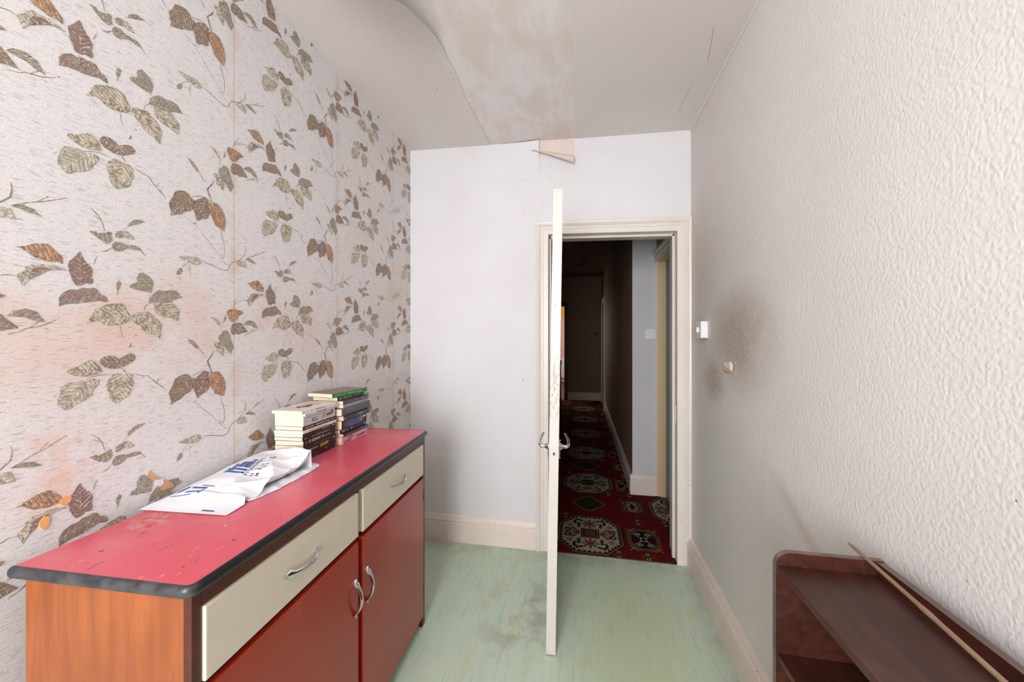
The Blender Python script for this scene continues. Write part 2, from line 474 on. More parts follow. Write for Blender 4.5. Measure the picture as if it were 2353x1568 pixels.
M['skirt'] = m_gloss('skirting_paint', (226, 208, 196), (236, 224, 216))
M['blue'] = plain('blue_door_paint', srgb(96, 132, 150), 0.4)
M['laminate'] = m_laminate()
M['red_paint'] = plain('red_gloss_paint', srgb(160, 42, 22), 0.28, coat=0.3, var=0.05, scale=6)
M['cream'] = plain('cream_drawer_paint', srgb(222, 210, 192), 0.35, var=0.03, scale=8)
def m_edging():
    m, nt, p = mat_new('black_rubber_edging')
    o = coords(nt); x, y, z = sep(nt, o)
    dust = math_(nt, 'MULTIPLY', mrange(nt, y, 0.03, 0.0), mrange(nt, noise(nt, o, 30.0, 4.0, 0.6), 0.35, 0.65, 0.25, 0.9))
    nt.links.new(mixc(nt, dust, srgb(22, 22, 26), srgb(76, 76, 80)), p.inputs['Base Color'])
    p.inputs['Roughness'].default_value = 0.3
    return m
M['edging'] = m_edging()
M['wood_orange'] = m_wood('varnished_ply', (138, 70, 30), (162, 88, 40), 0.38, 'z', coat=0.2)
M['wood_frame'] = m_wood('dark_stained_frame', (66, 30, 20), (88, 40, 26), 0.35, 'y')
M['wood_dark'] = m_wood('dark_mahogany_stain', (52, 25, 17), (78, 37, 24), 0.40, 'y', dust=(98, 68, 58))
M['wood_edge'] = m_wood('worn_dusty_edge', (98, 82, 74), (124, 106, 96), 0.55, 'y')
M['plinth'] = plain('dark_plinth', srgb(32, 40, 38), 0.6)
M['chrome'] = plain('chrome', srgb(214, 214, 216), 0.16, metal=1.0, var=0.03)
M['white_plastic'] = plain('white_plastic', srgb(236, 234, 236), 0.35, var=0.02)
M['black'] = plain('dark_metal', srgb(14, 13, 13), 0.5)
M['bamboo'] = m_wood('dry_cane', (140, 112, 88), (168, 140, 112), 0.55, 'y')
M['pages'] = m_wood('page_edges', (224, 202, 178), (236, 218, 198), 0.8, 'y', scale=3.0)
M['bag'] = plain('white_polythene', srgb(238, 240, 246), 0.3, var=0.01)
M['bag'].node_tree.nodes['Principled BSDF'].inputs['Subsurface Weight'].default_value = 0.0
M['print_blue'] = plain('blue_print', srgb(38, 80, 158), 0.4, var=0.12, scale=60)
M['print_grey'] = plain('slate_print', srgb(74, 84, 104), 0.4)
M['print_dark'] = plain('black_print', srgb(40, 36, 46), 0.5)
M['backing'] = plain('torn_paper_backing', srgb(206, 160, 124), 0.8)
M['torn_white'] = plain('torn_white_paper', srgb(226, 222, 222), 0.8)
M['chip_orange'] = plain('orange_backing_paper', srgb(232, 172, 112), 0.8)
M['flap'] = plain('paper_back', srgb(212, 198, 184), 0.8, var=0.06, scale=40)
M['raw_plaster'] = plain('raw_plaster', srgb(222, 206, 197), 0.8, var=0.05, scale=20)
M['hall_wood'] = m_wood('dark_banister', (58, 34, 24), (80, 48, 32), 0.4, 'z')
M['pink_wall'] = m_plainwall('pink_room_paint', (226, 188, 172), (232, 196, 180), (220, 180, 160), 0.1)
M['crack'] = plain('crack_grey', srgb(150, 138, 132), 0.8)  # plain grey-brown for the ceiling paper cracks
M['orange_cloth'] = plain('orange_blind', srgb(236, 176, 84), 0.8)

# ------------------------------------------------------------------ room shell
def struct(o, label, cat): return tag(o, label, cat, kind='structure')

struct(box('wall_left', XL - 0.12, XL, YR - 0.12, YE + 0.02, 0, 2.75, M['wallpaper']),
       'wall papered with a brown and olive leaf pattern', 'wall')
WALL_LEFT = bpy.data.objects['wall_left']
struct(box('wall_right', XR, XR + 0.12, YR - 0.12, YE + 0.02, 0, 2.75, M['anaglypta']),
       'white wall with bumpy blown wallpaper and brown stains', 'wall')
bm = bmesh.new()
B(bm, XL - 0.12, OX0 - 0.022, YE, YE + WT, 0, 2.75)
B(bm, OX1 + 0.022, XR + 0.12, YE, YE + WT, 0, 2.75)
vs_ = []
for yy in (YE, YE + WT):
    vs_ += [bm.verts.new((OX0 - 0.022, yy, zhead(OX0) + 0.02)), bm.verts.new((OX1 + 0.022, yy, zhead(OX1) + 0.02)),
            bm.verts.new((OX1 + 0.022, yy, 2.75)), bm.verts.new((OX0 - 0.022, yy, 2.75))]
for f in ((0, 1, 2, 3), (4, 7, 6, 5), (0, 4, 5, 1), (1, 5, 6, 2), (2, 6, 7, 3), (3, 7, 4, 0)):
    bm.faces.new([vs_[i] for i in f])
WALL_END = struct(obj('wall_end', bm, M['wall']), 'plain white wall around the open doorway', 'wall')

bm = bmesh.new()
x0, x1, z0, z1 = WIN
B(bm, XL - 0.12, x0, YR - 0.12, YR, 0, 2.75); B(bm, x1, XR + 0.12, YR - 0.12, YR, 0, 2.75)
B(bm, x0, x1, YR - 0.12, YR, 0, z0); B(bm, x0, x1, YR - 0.12, YR, z1, 2.75)
struct(obj('wall_rear', bm, M['wall']), 'plain white wall holding the window', 'wall')
struct(box('floor', XL - 0.12, XR + 0.12, YR - 0.12, YE + 0.004, -0.1, 0, M['lino']),
       'worn pale green streaky lino floor', 'floor')

# window behind the camera: frame, sill, panes
w = thing('window_1', ((x0 + x1) / 2, YR - 0.06, z0), 'white painted sash window in the rear wall', 'window', kind='structure')
hw, hh = (x1 - x0) / 2, z1 - z0
bm = bmesh.new()
B(bm, -hw, -hw + .045, -.04, .04, 0, hh); B(bm, hw - .045, hw, -.04, .04, 0, hh)
B(bm, -hw, hw, -.04, .04, 0, .05); B(bm, -hw, hw, -.04, .04, hh - .05, hh); B(bm, -hw, hw, -.03, .03, hh / 2 - .02, hh / 2 + .02)
obj('window_frame', bm, M['gloss'], w)
box('window_sill', -hw - .04, hw + .04, .03, .16, -.03, .0, M['gloss'], w, .006)
mg, nt, p = mat_new('window_glass')
tr = nd(nt, 'ShaderNodeBsdfTransparent'); gl = nd(nt, 'ShaderNodeBsdfGlossy', {'Roughness': 0.02})
fr_ = nd(nt, 'ShaderNodeFresnel', {'IOR': 1.45})
mx = nd(nt, 'ShaderNodeMixShader', {0: fr_.outputs[0], 1: tr.outputs[0], 2: gl.outputs[0]})
nt.links.new(mx.outputs[0], nt.nodes['Material Output'].inputs['Surface'])
for k in range(2):
    box('pane', -hw + .045, hw - .045, -.003, .003, .05 + k * (hh / 2 - .03), hh / 2 - .02 + k * (hh / 2 - .03), mg, w)

# ceiling: bare plaster, a sagging lining-paper sheet, a second sheet that still holds
bm = bmesh.new()
vv = []
for yy in (YR - 0.12, YE + 0.02):
    for xx, dz in ((XL - .12, 0), (XR + .12, 0), (XR + .12, .12), (XL - .12, .12)):
        vv.append(bm.verts.new((xx, yy, zceil(xx) + dz)))
for f in ((0, 1, 2, 3), (4, 7, 6, 5), (0, 4, 5, 1), (1, 5, 6, 2), (2, 6, 7, 3), (3, 7, 4, 0)):
    bm.faces.new([vv[i] for i in f])
CEIL = struct(obj('ceiling', bm, M['plaster']), 'bare blotchy plaster ceiling with peeling lining paper', 'ceiling')
EDGE_X, STRIP_X = -0.585, -0.035
def sag(x, y):
    s = 0.65 * max(0.0, 1.6 - y) ** 2
    s = min(s, 0.20) if y > 0.9 else 0.20 * max(0.0, min(1.0, (y + 0.2) / 1.1))
    k = max(0.0, min(1.0, (x + 1.02) / (EDGE_X + 1.02)))
    return s * k * k * (3 - 2 * k) * 0.5 + s * k * k * 0.5
bm = bmesh.new()
nx, ny = 24, 110
rows = []
for j in range(ny + 1):
    y = YR + (YE - YR) * j / ny
    ex = EDGE_X + 0.004 * math.sin(y * 9) + 0.003 * math.sin(y * 23)
    rows.append([bm.verts.new((XL + (ex - XL) * i / nx, y, zceil(XL + (ex - XL) * i / nx) - 0.0022 - sag(XL + (ex - XL) * i / nx, y))) for i in range(nx + 1)])
for j in range(ny):
    for i in range(nx):
        bm.faces.new((rows[j][i], rows[j + 1][i], rows[j + 1][i + 1], rows[j][i + 1]))
o = obj('sagging_lining_paper', bm, M['ceil_paper'], CEIL, True); o['label'] = 'drooping sheet of loose ceiling paper'
bm = bmesh.new()
a = [(STRIP_X, YR), (XR, YR), (XR, YE), (STRIP_X, YE)]
lo = [bm.verts.new((x, y, zceil(x) - 0.003)) for x, y in a]; hi = [bm.verts.new((x, y, zceil(x) + .001)) for x, y in a]
bm.faces.new(lo); bm.faces.new(hi)
for i in range(4): bm.faces.new((lo[i], lo[(i + 1) % 4], hi[(i + 1) % 4], hi[i]))
obj('lining_paper', bm, M['ceil_paper'], CEIL)

# unseen pendant added to lighten the ceiling, placed along the shadow lines
rl = thing('added_pendant', (-.44, -.80, zceil(-.44)), 'unseen pendant added to lighten the peeling ceiling', 'lamp')
bm = bmesh.new(); lathe(bm, [(.001, .002), (.045, .002), (.04, -.02), (.001, -.024)], 20); obj_auto('ceiling_rose', bm, M['white_plastic'], rl, 50)
bm = bmesh.new(); tube(bm, [(0, 0, -.02), (0, 0, -.30)], .004, 8); obj('flex', bm, M['white_plastic'], rl)
bm = bmesh.new(); lathe(bm, [(.001, -.29), (.012, -.29), (.017, -.31), (.017, -.345), (.001, -.346)], 16); obj_auto('bulb_holder', bm, M['white_plastic'], rl, 50)
ld = bpy.data.lights.new('fill_bulb', 'POINT'); ld.energy = 20.0; ld.shadow_soft_size = .045; ld.color = (1.0, .95, .90)
lo_ = bpy.data.objects.new('fill_bulb', ld); COL.objects.link(lo_); lo_.location = (0, 0, -.395); lo_.parent = rl

def on_ceiling(px, py):
    d = ray(px, py); t = 1.22 / d.z
    for _ in range(6): t = (zceil(d.x * t) - EYE) / d.z
    return (d.x * t, d.y * t)
for pts in (((1592, 188), (1576, 222), (1559, 256)), ((1640, 60), (1634, 100), (1626, 140))):
    bm = bmesh.new(); q = [on_ceiling(*p) for p in pts]
    top = [bm.verts.new((x - .0008, y, zceil(x) - .0036)) for x, y in q] + [bm.verts.new((x + .0008, y, zceil(x) - .0036)) for x, y in reversed(q)]
    bm.faces.new(top)
    obj('paper_crack', bm, M['crack'], CEIL)

# skirting boards
SK = [(0, 0), (.022, 0), (.022, .118), (.018, .123), (.018, .130), (.023, .134), (.023, .140), (.016, .150), (.013, .160), (.007, .168), (.004, .172), (0, .172)]
def skirt(name, fa, fb, label, mat=None, parent=None):
    bm = bmesh.new(); sweep_profile(bm, SK, fa, fb)
    o = obj(name, bm, mat or M['skirt'], parent)
    if parent is None: struct(o, label, 'skirting')
    return o
skirt('baseboard_end', lambda u, w: (XL + .001, YE - u, w), lambda u, w: (OX0 - .079, YE - u, w), 'moulded cream skirting board below the plain white wall')
skirt('baseboard_right', lambda u, w: (XR - u * 1.25, YE - .026, w), lambda u, w: (XR - u * 1.25, YR + .001, w), 'scuffed moulded skirting board below the stained bumpy wall')
skirt('baseboard_left', lambda u, w: (XL + u, YE - .026, w), lambda u, w: (XL + u, YR + .001, w), 'moulded skirting board behind the red sideboard')
# bead of paper where ceiling meets the right wall and down the corner
bm = bmesh.new()
tube(bm, [(XR - .003, YR + .002, zceil(XR) - .004), (XR - .003, YE - .002, zceil(XR) - .004)], .005, 6)
tube(bm, [(XR - .001, YE - .001, 2.06), (XR - .001, YE - .001, zceil(XR) - .004)], .003, 6)
struct(obj('trim_2', bm, M['wall']), 'thin white paper bead along the top of the bumpy wall', 'trim')

# ------------------------------------------------------------------ printed leaves of the wallpaper (read from the photo on the wall plane)
ZO = {'a': (0, 540, 6.535), 'b': (190, 460, 4.9), 'c': (120, 780, 7.843), 'd': (380, 420, 6.533), 'e': (400, 660, 6.032)}
OL, CR, BR, MV, OR, GO = srgb(150, 136, 116), srgb(212, 202, 182), srgb(142, 116, 102), srgb(150, 120, 118), srgb(198, 150, 106), srgb(162, 154, 144)
def P(zid, pts):
    ox, oy, s = ZO[zid]
    out = []
    for x, y in pts:
        v = on_x(ox + x / s, oy + y / s, XL)
        out.append((v.y, v.z))
    return out
LEAVES = [  # zoom id, outline, base, tip, tone a, tone b
 ('a', [(235,178),(320,172),(400,160),(470,143),(560,132),(640,132),(710,138),(760,175),(800,220),(850,265),(900,310),(930,345),(932,437),(880,402),(800,405),(700,395),(620,365),(520,340),(450,290),(380,240),(320,198)], (932,437), (235,178), OR, BR),
 ('a', [(985,537),(930,500),(870,478),(790,450),(700,448),(600,450),(510,440),(440,458),(370,488),(380,520),(350,545),(290,580),(250,600),(260,640),(290,670),(310,720),(345,772),(365,740),(400,700),(450,660),(520,625),(600,590),(690,545),(750,520),(850,518),(930,522)], (985,537), (300,660), CR, GO),
 ('a', [(430,640),(445,570),(510,500),(620,488),(740,500),(650,550),(550,600),(460,660)], (740,500), (430,640), MV, BR),
 ('a', [(1198,250),(1212,310),(1245,360),(1280,400),(1272,425),(1335,440),(1330,475),(1365,500),(1380,560),(1365,640),(1387,690),(1372,735),(1330,740),(1270,712),(1250,740),(1190,757),(1135,754),(1100,700),(1060,630),(1035,560),(1030,500),(1015,450),(1030,400),(1080,370),(1130,320),(1160,280)], (1200,750), (1198,250), MV, BR),
 ('a', [(880,1077),(885,1010),(878,950),(920,890),(980,850),(1060,818),(1150,828),(1230,798),(1300,805),(1380,792),(1440,812),(1470,850),(1500,890),(1560,910),(1600,950),(1617,1010),(1560,1005),(1490,980),(1400,1000),(1300,1015),(1200,1026),(1100,1026),(1000,1032),(930,1052)], (880,1077), (1617,1010), OL, MV),
 ('b', [(72,347),(150,352),(160,378),(240,372),(300,356),(322,368),(315,395),(332,450),(300,475),(265,486),(215,455),(170,432),(120,385)], (300,470), (72,347), GO, OL),
 ('b', [(365,390),(385,355),(430,350),(440,380),(450,425),(400,430),(372,420)], (440,370), (370,415), GO, OL),
 ('b', [(445,350),(500,356),(545,398),(580,443),(500,438),(460,412),(440,365)], (445,352), (580,443), GO, CR),
 ('b', [(335,490),(370,468),(430,475),(480,503),(540,510),(590,515),(640,540),(657,568),(610,566),(540,548),(490,545),(450,567),(405,580),(350,567),(328,525)], (335,520), (657,568), OL, GO),
 ('b', [(500,300),(520,262),(560,232),(620,223),(700,243),(640,262),(580,277),(530,292)], (500,300), (700,243), GO, OL),
 ('b', [(525,985),(545,950),(615,925),(606,880),(625,835),(665,813),(720,845),(770,890),(790,940),(765,1042),(680,1027),(600,1007)], (620,920), (765,1042), GO, OL),
 ('b', [(374,1000),(380,940),(405,908),(427,930),(415,980),(395,1022)], (395,1022), (405,908), GO, OL),
 ('b', [(25,1395),(60,1358),(100,1310),(130,1238),(180,1208),(250,1182),(330,1168),(420,1163),(470,1190),(490,1245),(532,1300),(522,1350),(470,1390),(400,1402),(320,1412),(250,1402),(200,1367),(150,1352),(90,1372)], (520,1310), (25,1395), CR, OL),
 ('b', [(742,1165),(755,1100),(800,1050),(860,1013),(920,1025),(1000,1018),(1060,1030),(1085,1065),(1122,1100),(1060,1112),(990,1142),(900,1162),(820,1152)], (742,1165), (1122,1100), GO, OL),
 ('b', [(800,1167),(870,1162),(990,1148),(1040,1190),(1085,1235),(1080,1310),(1065,1360),(1020,1342),(975,1322),(930,1317),(870,1302),(835,1282),(808,1242)], (820,1180), (1065,1360), CR, OL),
 ('b', [(546,1330),(560,1293),(610,1268),(665,1270),(720,1248),(770,1290),(845,1345),(887,1410),(875,1470),(862,1560),(800,1512),(750,1502),(690,1482),(650,1422),(590,1387)], (600,1280), (862,1560), OL, CR),
 ('c', [(256,590),(300,548),(400,518),(490,478),(540,438),(620,392),(700,388),(780,430),(850,490),(880,570),(840,612),(740,632),(640,672),(520,670),(420,657),(330,632)], (880,570), (256,590), OL, CR),
 ('c', [(848,420),(880,348),(950,308),(1040,298),(1140,318),(1195,370),(1190,440),(1240,512),(1130,527),(1040,522),(940,507),(870,452)], (1190,400), (848,420), OL, BR),
 ('c', [(1200,360),(1290,298),(1380,263),(1440,263),(1492,310),(1472,370),(1400,422),(1320,467),(1265,507),(1200,432)], (1220,440), (1470,290), OL, BR),
 ('c', [(88,1190),(95,1120),(120,1030),(150,900),(220,818),(320,778),(420,772),(530,743),(590,780),(680,728),(780,713),(842,740),(830,790),(770,870),(720,930),(710,1000),(640,1052),(580,1102),(500,1137),(420,1172),(340,1242),(270,1267),(235,1287),(170,1242)], (640,760), (170,1250), GO, CR),
 ('c', [(968,840),(1000,738),(1060,688),(1090,638),(1180,618),(1280,640),(1380,613),(1452,650),(1440,740),(1472,790),(1420,870),(1400,940),(1387,1000),(1320,1052),(1240,1092),(1180,1152),(1135,1152),(1060,1092),(1025,1020),(1020,950),(990,910)], (1300,640), (1150,1152), CR, OL),
 ('d', [(73,489),(85,440),(65,380),(48,310),(70,260),(110,210),(140,138),(200,120),(290,128),(345,165),(380,225),(452,280),(415,330),(395,400),(360,427),(290,432),(230,472),(160,472)], (360,225), (73,489), OL, BR),
 ('d', [(470,572),(455,510),(430,430),(398,380),(430,300),(480,248),(560,223),(620,238),(652,280),(632,330),(640,380),(662,440),(642,520),(610,547),(540,542),(510,567)], (600,260), (470,572), BR, MV),
 ('d', [(887,733),(820,692),(740,632),(713,560),(680,490),(640,400),(628,340),(670,303),(730,298),(800,328),(832,380),(862,440),(887,500),(892,570),(902,630),(882,680)], (700,300), (887,733), OR, BR),
 ('d', [(193,1115),(260,1103),(330,1120),(380,1108),(450,1113),(510,1150),(540,1195),(500,1232),(430,1237),(390,1207),(330,1187),(270,1162),(230,1132)], (538,1200), (193,1115), GO, CR),
 ('d', [(163,1387),(175,1330),(210,1288),(242,1288),(247,1330),(215,1377)], (242,1288), (163,1387), GO, OL),
 ('d', [(1058,1180),(1120,1163),(1190,1180),(1205,1230),(1217,1280),(1150,1262),(1100,1247),(1070,1217)], (1062,1182), (1217,1280), GO, CR),
 ('d', [(1193,1150),(1260,1138),(1310,1170),(1357,1227),(1290,1202),(1240,1177)], (1193,1150), (1357,1227), GO, OL),
 ('e', [(728,345),(760,313),(830,308),(900,323),(957,355),(900,392),(880,432),(830,487),(780,477),(750,422),(735,380)], (760,330), (900,420), OR, BR),
 ('e', [(788,560),(810,508),(870,493),(930,508),(970,560),(1017,622),(950,632),(900,657),(850,642),(830,667),(790,642),(783,600)], (800,560), (1017,622), OL, BR),
 ('e', [(958,520),(990,478),(1050,458),(1110,488),(1130,530),(1152,572),(1090,552),(1050,527)], (958,520), (1152,572), GO, OL),
 ('e', [(613,720),(620,670),(660,648),(680,598),(720,598),(760,640),(780,700),(797,770),(822,830),(800,880),(780,924),(740,882),(700,822),(660,792),(630,752)], (690,600), (780,924), OL, GO),
 ('e', [(548,800),(570,758),(620,770),(660,790),(692,850),(680,962),(655,942),(640,892),(610,912),(580,882),(585,842)], (620,770), (660,950), CR, OL),
 ('e', [(183,718),(240,742),(300,788),(342,852),(300,847),(250,802)], (342,852), (183,718), OL, GO),
 ('e', [(498,408),(560,428),(612,470),(637,542),(590,502),(540,452)], (637,542), (498,408), GO, CR),
 ('e', [(678,502),(688,440),(712,393),(712,450)], (680,500), (712,393), GO, OL),
]
STROKES = [  # zoom id, polyline, width mm, dark?
 ('a', [(105,1495),(300,1450),(380,1405),(440,1400),(520,1385),(640,1360),(840,1275)], 1.6, 0), ('a', [(440,1400),(500,1350),(590,1290)], 2.0, 0),
 ('a', [(870,1240),(890,1250)], 4.0, 0), ('a', [(1035,1135),(1085,1108)], 1.6, 0), ('a', [(670,1400),(700,1415)], 2.5, 0),
 ('b', [(85,85),(170,170),(215,240),(248,350)], 1.8, 0), ('b', [(125,170),(195,230)], 1.6, 0), ('b', [(330,535),(265,572),(215,580)], 1.8, 0),
 ('b', [(155,635),(120,725)], 2.2, 0), ('b', [(655,570),(705,630)], 2.0, 1), ('b', [(500,300),(445,345)], 1.2, 0), ('b', [(395,1020),(387,1075)], 1.6, 1),
 ('b', [(745,1160),(700,1200),(690,1245)], 1.6, 0), ('b', [(420,1410),(430,1490),(455,1550)], 1.6, 0), ('b', [(590,1515),(602,1530)], 3.5, 1),
 ('c', [(1230,515),(1290,560),(1330,605)], 1.8, 1), ('c', [(580,740),(700,685),(830,650),(1070,630)], 1.3, 0), ('c', [(1470,620),(1640,665),(1710,650),(1790,720),(1880,795),(1940,830),(2040,905)], 1.5, 1),
 ('c', [(1880,795),(1900,730),(1935,690)], 1.2, 1), ('c', [(10,1050),(80,985)], 1.4, 0), ('c', [(1370,140),(1400,130),(1425,70)], 3.0, 0),
 ('d', [(385,212),(430,205),(520,200),(590,220),(690,290)], 1.5, 1), ('d', [(705,300),(670,200),(635,90),(690,40),(725,5)], 1.7, 1),
 ('d', [(820,690),(850,820),(880,930),(885,1060),(865,1140)], 1.6, 0), ('d', [(270,500),(420,615)], 1.0, 0), ('d', [(415,612),(435,618),(462,602)], 2.0, 1),
 ('d', [(455,630),(560,780),(690,930),(800,1090)], 1.0, 0), ('d', [(800,1090),(900,1225)], 1.7, 1), ('d', [(570,1185),(680,1230),(800,1290),(870,1318),(940,1310),(965,1240),(990,1200),(1050,1185)], 1.8, 1),
 ('d', [(340,1205),(270,1245),(235,1290)], 1.4, 0), ('d', [(375,1230),(360,1320),(380,1410)], 1.4, 0), ('d', [(820,1060),(855,1130)], 1.6, 0),
 ('d', [(1100,1170),(1150,1120),(1190,1080),(1200,1010),(1192,950)], 2.0, 0), ('d', [(1210,1145),(1290,1110),(1380,1085),(1500,1035)], 1.7, 0), ('d', [(1340,1090),(1395,1040)], 1.6, 0),
 ('e', [(342,850),(380,900),(420,950)], 1.5, 1), ('e', [(550,870),(510,950),(455,1035),(490,1130),(520,1190)], 1.7, 1), ('e', [(635,540),(655,620)], 1.5, 0),
 ('e', [(805,300),(840,220),(880,140)], 1.4, 0), ('e', [(830,250),(890,205),(970,180),(1045,205)], 1.5, 0),
]
def build_leaf_print():
    rnd = random.Random(4)
    V, FA, CA, CB, UVS = [], [], [], [], []
    def poly(pts, ca, cb, uv, lift):
        i0 = len(V)
        for (a, b), t in zip(pts, uv):
            V.append((XL + lift, a, b)); CA.append(ca); CB.append(cb); UVS.append(t)
        FA.append(list(range(i0, len(V))))
    def ribbon(pts, wd, ca, lift):
        n = len(pts)
        if n < 2: return
        L_, R_ = [], []
        for i, (a, b) in enumerate(pts):
            p, q = pts[max(i - 1, 0)], pts[min(i + 1, n - 1)]
            dx, dy = q[0] - p[0], q[1] - p[1]; l = math.hypot(dx, dy) or 1
            w_ = wd * 0.5 * (0.55 if i in (0, n - 1) else 1.0) * rnd.uniform(.75, 1.2)
            L_.append((a - dy / l * w_, b + dx / l * w_)); R_.append((a + dy / l * w_, b - dx / l * w_))
        for i in range(n - 1):
            poly([L_[i], L_[i + 1], R_[i + 1], R_[i]], ca, ca, [(0, 1)] * 4, lift)
    motif = []
    for zid, pts, base, tip, ca, cb in LEAVES:
        motif.append(('leaf', P(zid, pts), P(zid, [base, tip]), ca, cb))
    for zid, pts, wd, dark in STROKES:
        motif.append(('stroke', P(zid, pts), wd * 0.001, srgb(104, 90, 80) if dark else srgb(146, 132, 118), None))
    REP = 0.532
    for iy in range(-3, 5):
        for iz in range(-3, 4):
            oy, oz = iy * 0.53, iz * REP
            for kind, pts, x, ca, cb in motif:
                q = [(a + oy, b + oz) for a, b in pts]
                ym = sum(a for a, b in q) / len(q); zm = sum(b for a, b in q) / len(q)
                if ym < 0.0 or ym > 2.45 or zm < 0.75 or zm > 2.72: continue
                if kind == 'stroke':
                    ribbon(q, x, ca, 0.0006); continue
                (b0, b1), (t0, t1) = [(a + oy, b + oz) for a, b in x]
                l = math.hypot(t0 - b0, t1 - b1); ax, ay = (t0 - b0) / l, (t1 - b1) / l
                fine = []
                for i, (a, b) in enumerate(q):
                    a2, b2 = q[(i + 1) % len(q)]
                    for k in range(2):
                        s = k / 2
                        j = 0.0008 if k else 0
                        fine.append((a + (a2 - a) * s + rnd.uniform(-j, j), b + (b2 - b) * s + rnd.uniform(-j, j)))
                uv = [((a - b0) * ax + (b - b1) * ay, -(a - b0) * ay + (b - b1) * ax) for a, b in fine]
                lift = 0.0009 if ca is not MV or cb is not BR else 0.0012
                poly(fine, ca, cb, uv, lift)
                ring = fine + fine[:1]
                for i in range(len(ring) - 1):
                    if rnd.random() < 0.62:
                        ribbon([ring[i], ring[i + 1]], 0.0009, srgb(104, 92, 76), 0.0015)
    me = bpy.data.meshes.new('leaf_print')
    me.from_pydata(V, [], FA)
    for nm, src in (('tone_a', CA), ('tone_b', CB)):
        at = me.color_attributes.new(nm, 'FLOAT_COLOR', 'POINT')
        at.data.foreach_set('color', np.array(src, dtype=np.float32).ravel())
    uvl = me.uv_layers.new(name='leaf')
    idx = np.empty(len(me.loops), dtype=np.int32); me.loops.foreach_get('vertex_index', idx)
    uvl.data.foreach_set('uv', np.array(UVS, dtype=np.float32)[idx].ravel())
    bm = bmesh.new(); bm.from_mesh(me)
    bmesh.ops.triangulate(bm, faces=[f for f in bm.faces if len(f.verts) > 4])
    for co, no in (((0, YE - 0.001, 0), (0, 1, 0)), ((0, 0, zceil(XL) - 0.002), (0, 0, 1))):
        bmesh.ops.bisect_plane(bm, geom=bm.verts[:] + bm.edges[:] + bm.faces[:], plane_co=co, plane_no=no, clear_outer=True)
    for f in bm.faces:
        if f.normal.x < 0: f.normal_flip()
    bm.to_mesh(me); bm.free()
    o = link('leaf_print', me, M['leaf'], WALL_LEFT)
    o['label'] = 'printed and pressed leaf sprays'
    return o
build_leaf_print()

# torn spots and chips in the leaf wallpaper
def wall_patch(name, pts, mat, lift, parent=WALL_LEFT, label=None):
    bm = bmesh.new()
    q = [on_x(px, py, XL) for px, py in pts]
    top = [bm.verts.new((XL + lift, v.y, v.z)) for v in q]; bot = [bm.verts.new((XL - .001, v.y, v.z)) for v in q]
    bm.faces.new(top); n = len(q)
    for i in range(n): bm.faces.new((top[i], top[(i + 1) % n], bot[(i + 1) % n], bot[i]))
    o = obj(name, bm, mat, parent)
    if label: o['label'] = label
wall_patch('torn_patch', [(340, 1083), (362, 1096), (396, 1110), (400, 1118), (372, 1128), (346, 1100), (336, 1097)], M['backing'], .0022, label='bare brown paper backing')
wall_patch('torn_patch', [(352, 1105), (374, 1100), (374, 1112), (366, 1118), (358, 1114)], M['torn_white'], .0028)
wall_patch('paper_chip', [(136, 1150), (148, 1141), (163, 1141), (160, 1154), (147, 1164), (138, 1160)], M['chip_orange'], .0024, label='orange chip of bare paper')
wall_patch('paper_chip', [(88, 1202), (100, 1186), (113, 1188), (110, 1207), (98, 1219), (90, 1212)], M['chip_orange'], .0024)

# ------------------------------------------------------------------ doorway: lining, architrave, peeling paper above
t1 = thing('trim_1', (0, YE, 0), 'moulded cream door frame around the open doorway', 'door frame', kind='structure')
AP = [(0, 0), (0, .012), (.003, .016), (.030, .016), (.033, .019), (.039, .019), (.042, .016), (.047, .016), (.050, .021), (.058, .027), (.062, .024), (.066, .027), (.074, .029), (.078, .026), (.078, 0)]
for side in (-1, 1):
    bm = bmesh.new()
    xo = OX0 if side < 0 else OX1
    sweep_profile(bm, AP, lambda u, w: (xo + side * u, -w, 0), lambda u, w: (xo + side * u, -w, zhead(xo) + u))
    obj('architrave_upright', bm, M['gloss'], t1)
bm = bmesh.new()
sweep_profile(bm, AP, lambda u, w: (OX0 - u, -w, zhead(OX0) + u), lambda u, w: (OX1 + u, -w, zhead(OX1) + u))
obj('architrave_head', bm, M['gloss'], t1)
box('lining', OX0 - .022, OX0, -.002, WT + .002, 0, zhead(OX0) + .02, M['gloss'], t1)
box('lining', OX1, OX1 + .022, -.002, WT + .002, 0, zhead(OX1) + .02, M['gloss'], t1)
box('door_stop', OX1 - .013, OX1, .046, .075, 0, zhead(OX1), M['gloss'], t1, .002)
box('door_stop', OX0, OX0 + .013, .046, .075, 0, zhead(OX0), M['gloss'], t1, .002)
bm = bmesh.new()
def head_prism(bm, y0, y1, d0, d1):
    q = []
    for yy in (y0, y1):
        q += [bm.verts.new((OX0 - .02, yy, zhead(OX0) + d0)), bm.verts.new((OX1 + .02, yy, zhead(OX1) + d0)), bm.verts.new((OX1 + .02, yy, zhead(OX1) + d1)), bm.verts.new((OX0 - .02, yy, zhead(OX0) + d1))]
    for f in ((0, 1, 2, 3), (4, 7, 6, 5), (0, 4, 5, 1), (1, 5, 6, 2), (2, 6, 7, 3), (3, 7, 4, 0)): bm.faces.new([q[i] for i in f])
head_prism(bm, -.002, WT + .002, 0, .022)
obj('lining', bm, M['gloss'], t1)
bm = bmesh.new(); head_prism(bm, .046, .075, -.013, .001); obj('door_stop', bm, M['gloss'], t1)
bm = bmesh.new(); B(bm, OX1 - .0008, OX1 + .001, .006, .028, .83, .93); obj('strike_plate', bm, M['chrome'], t1)

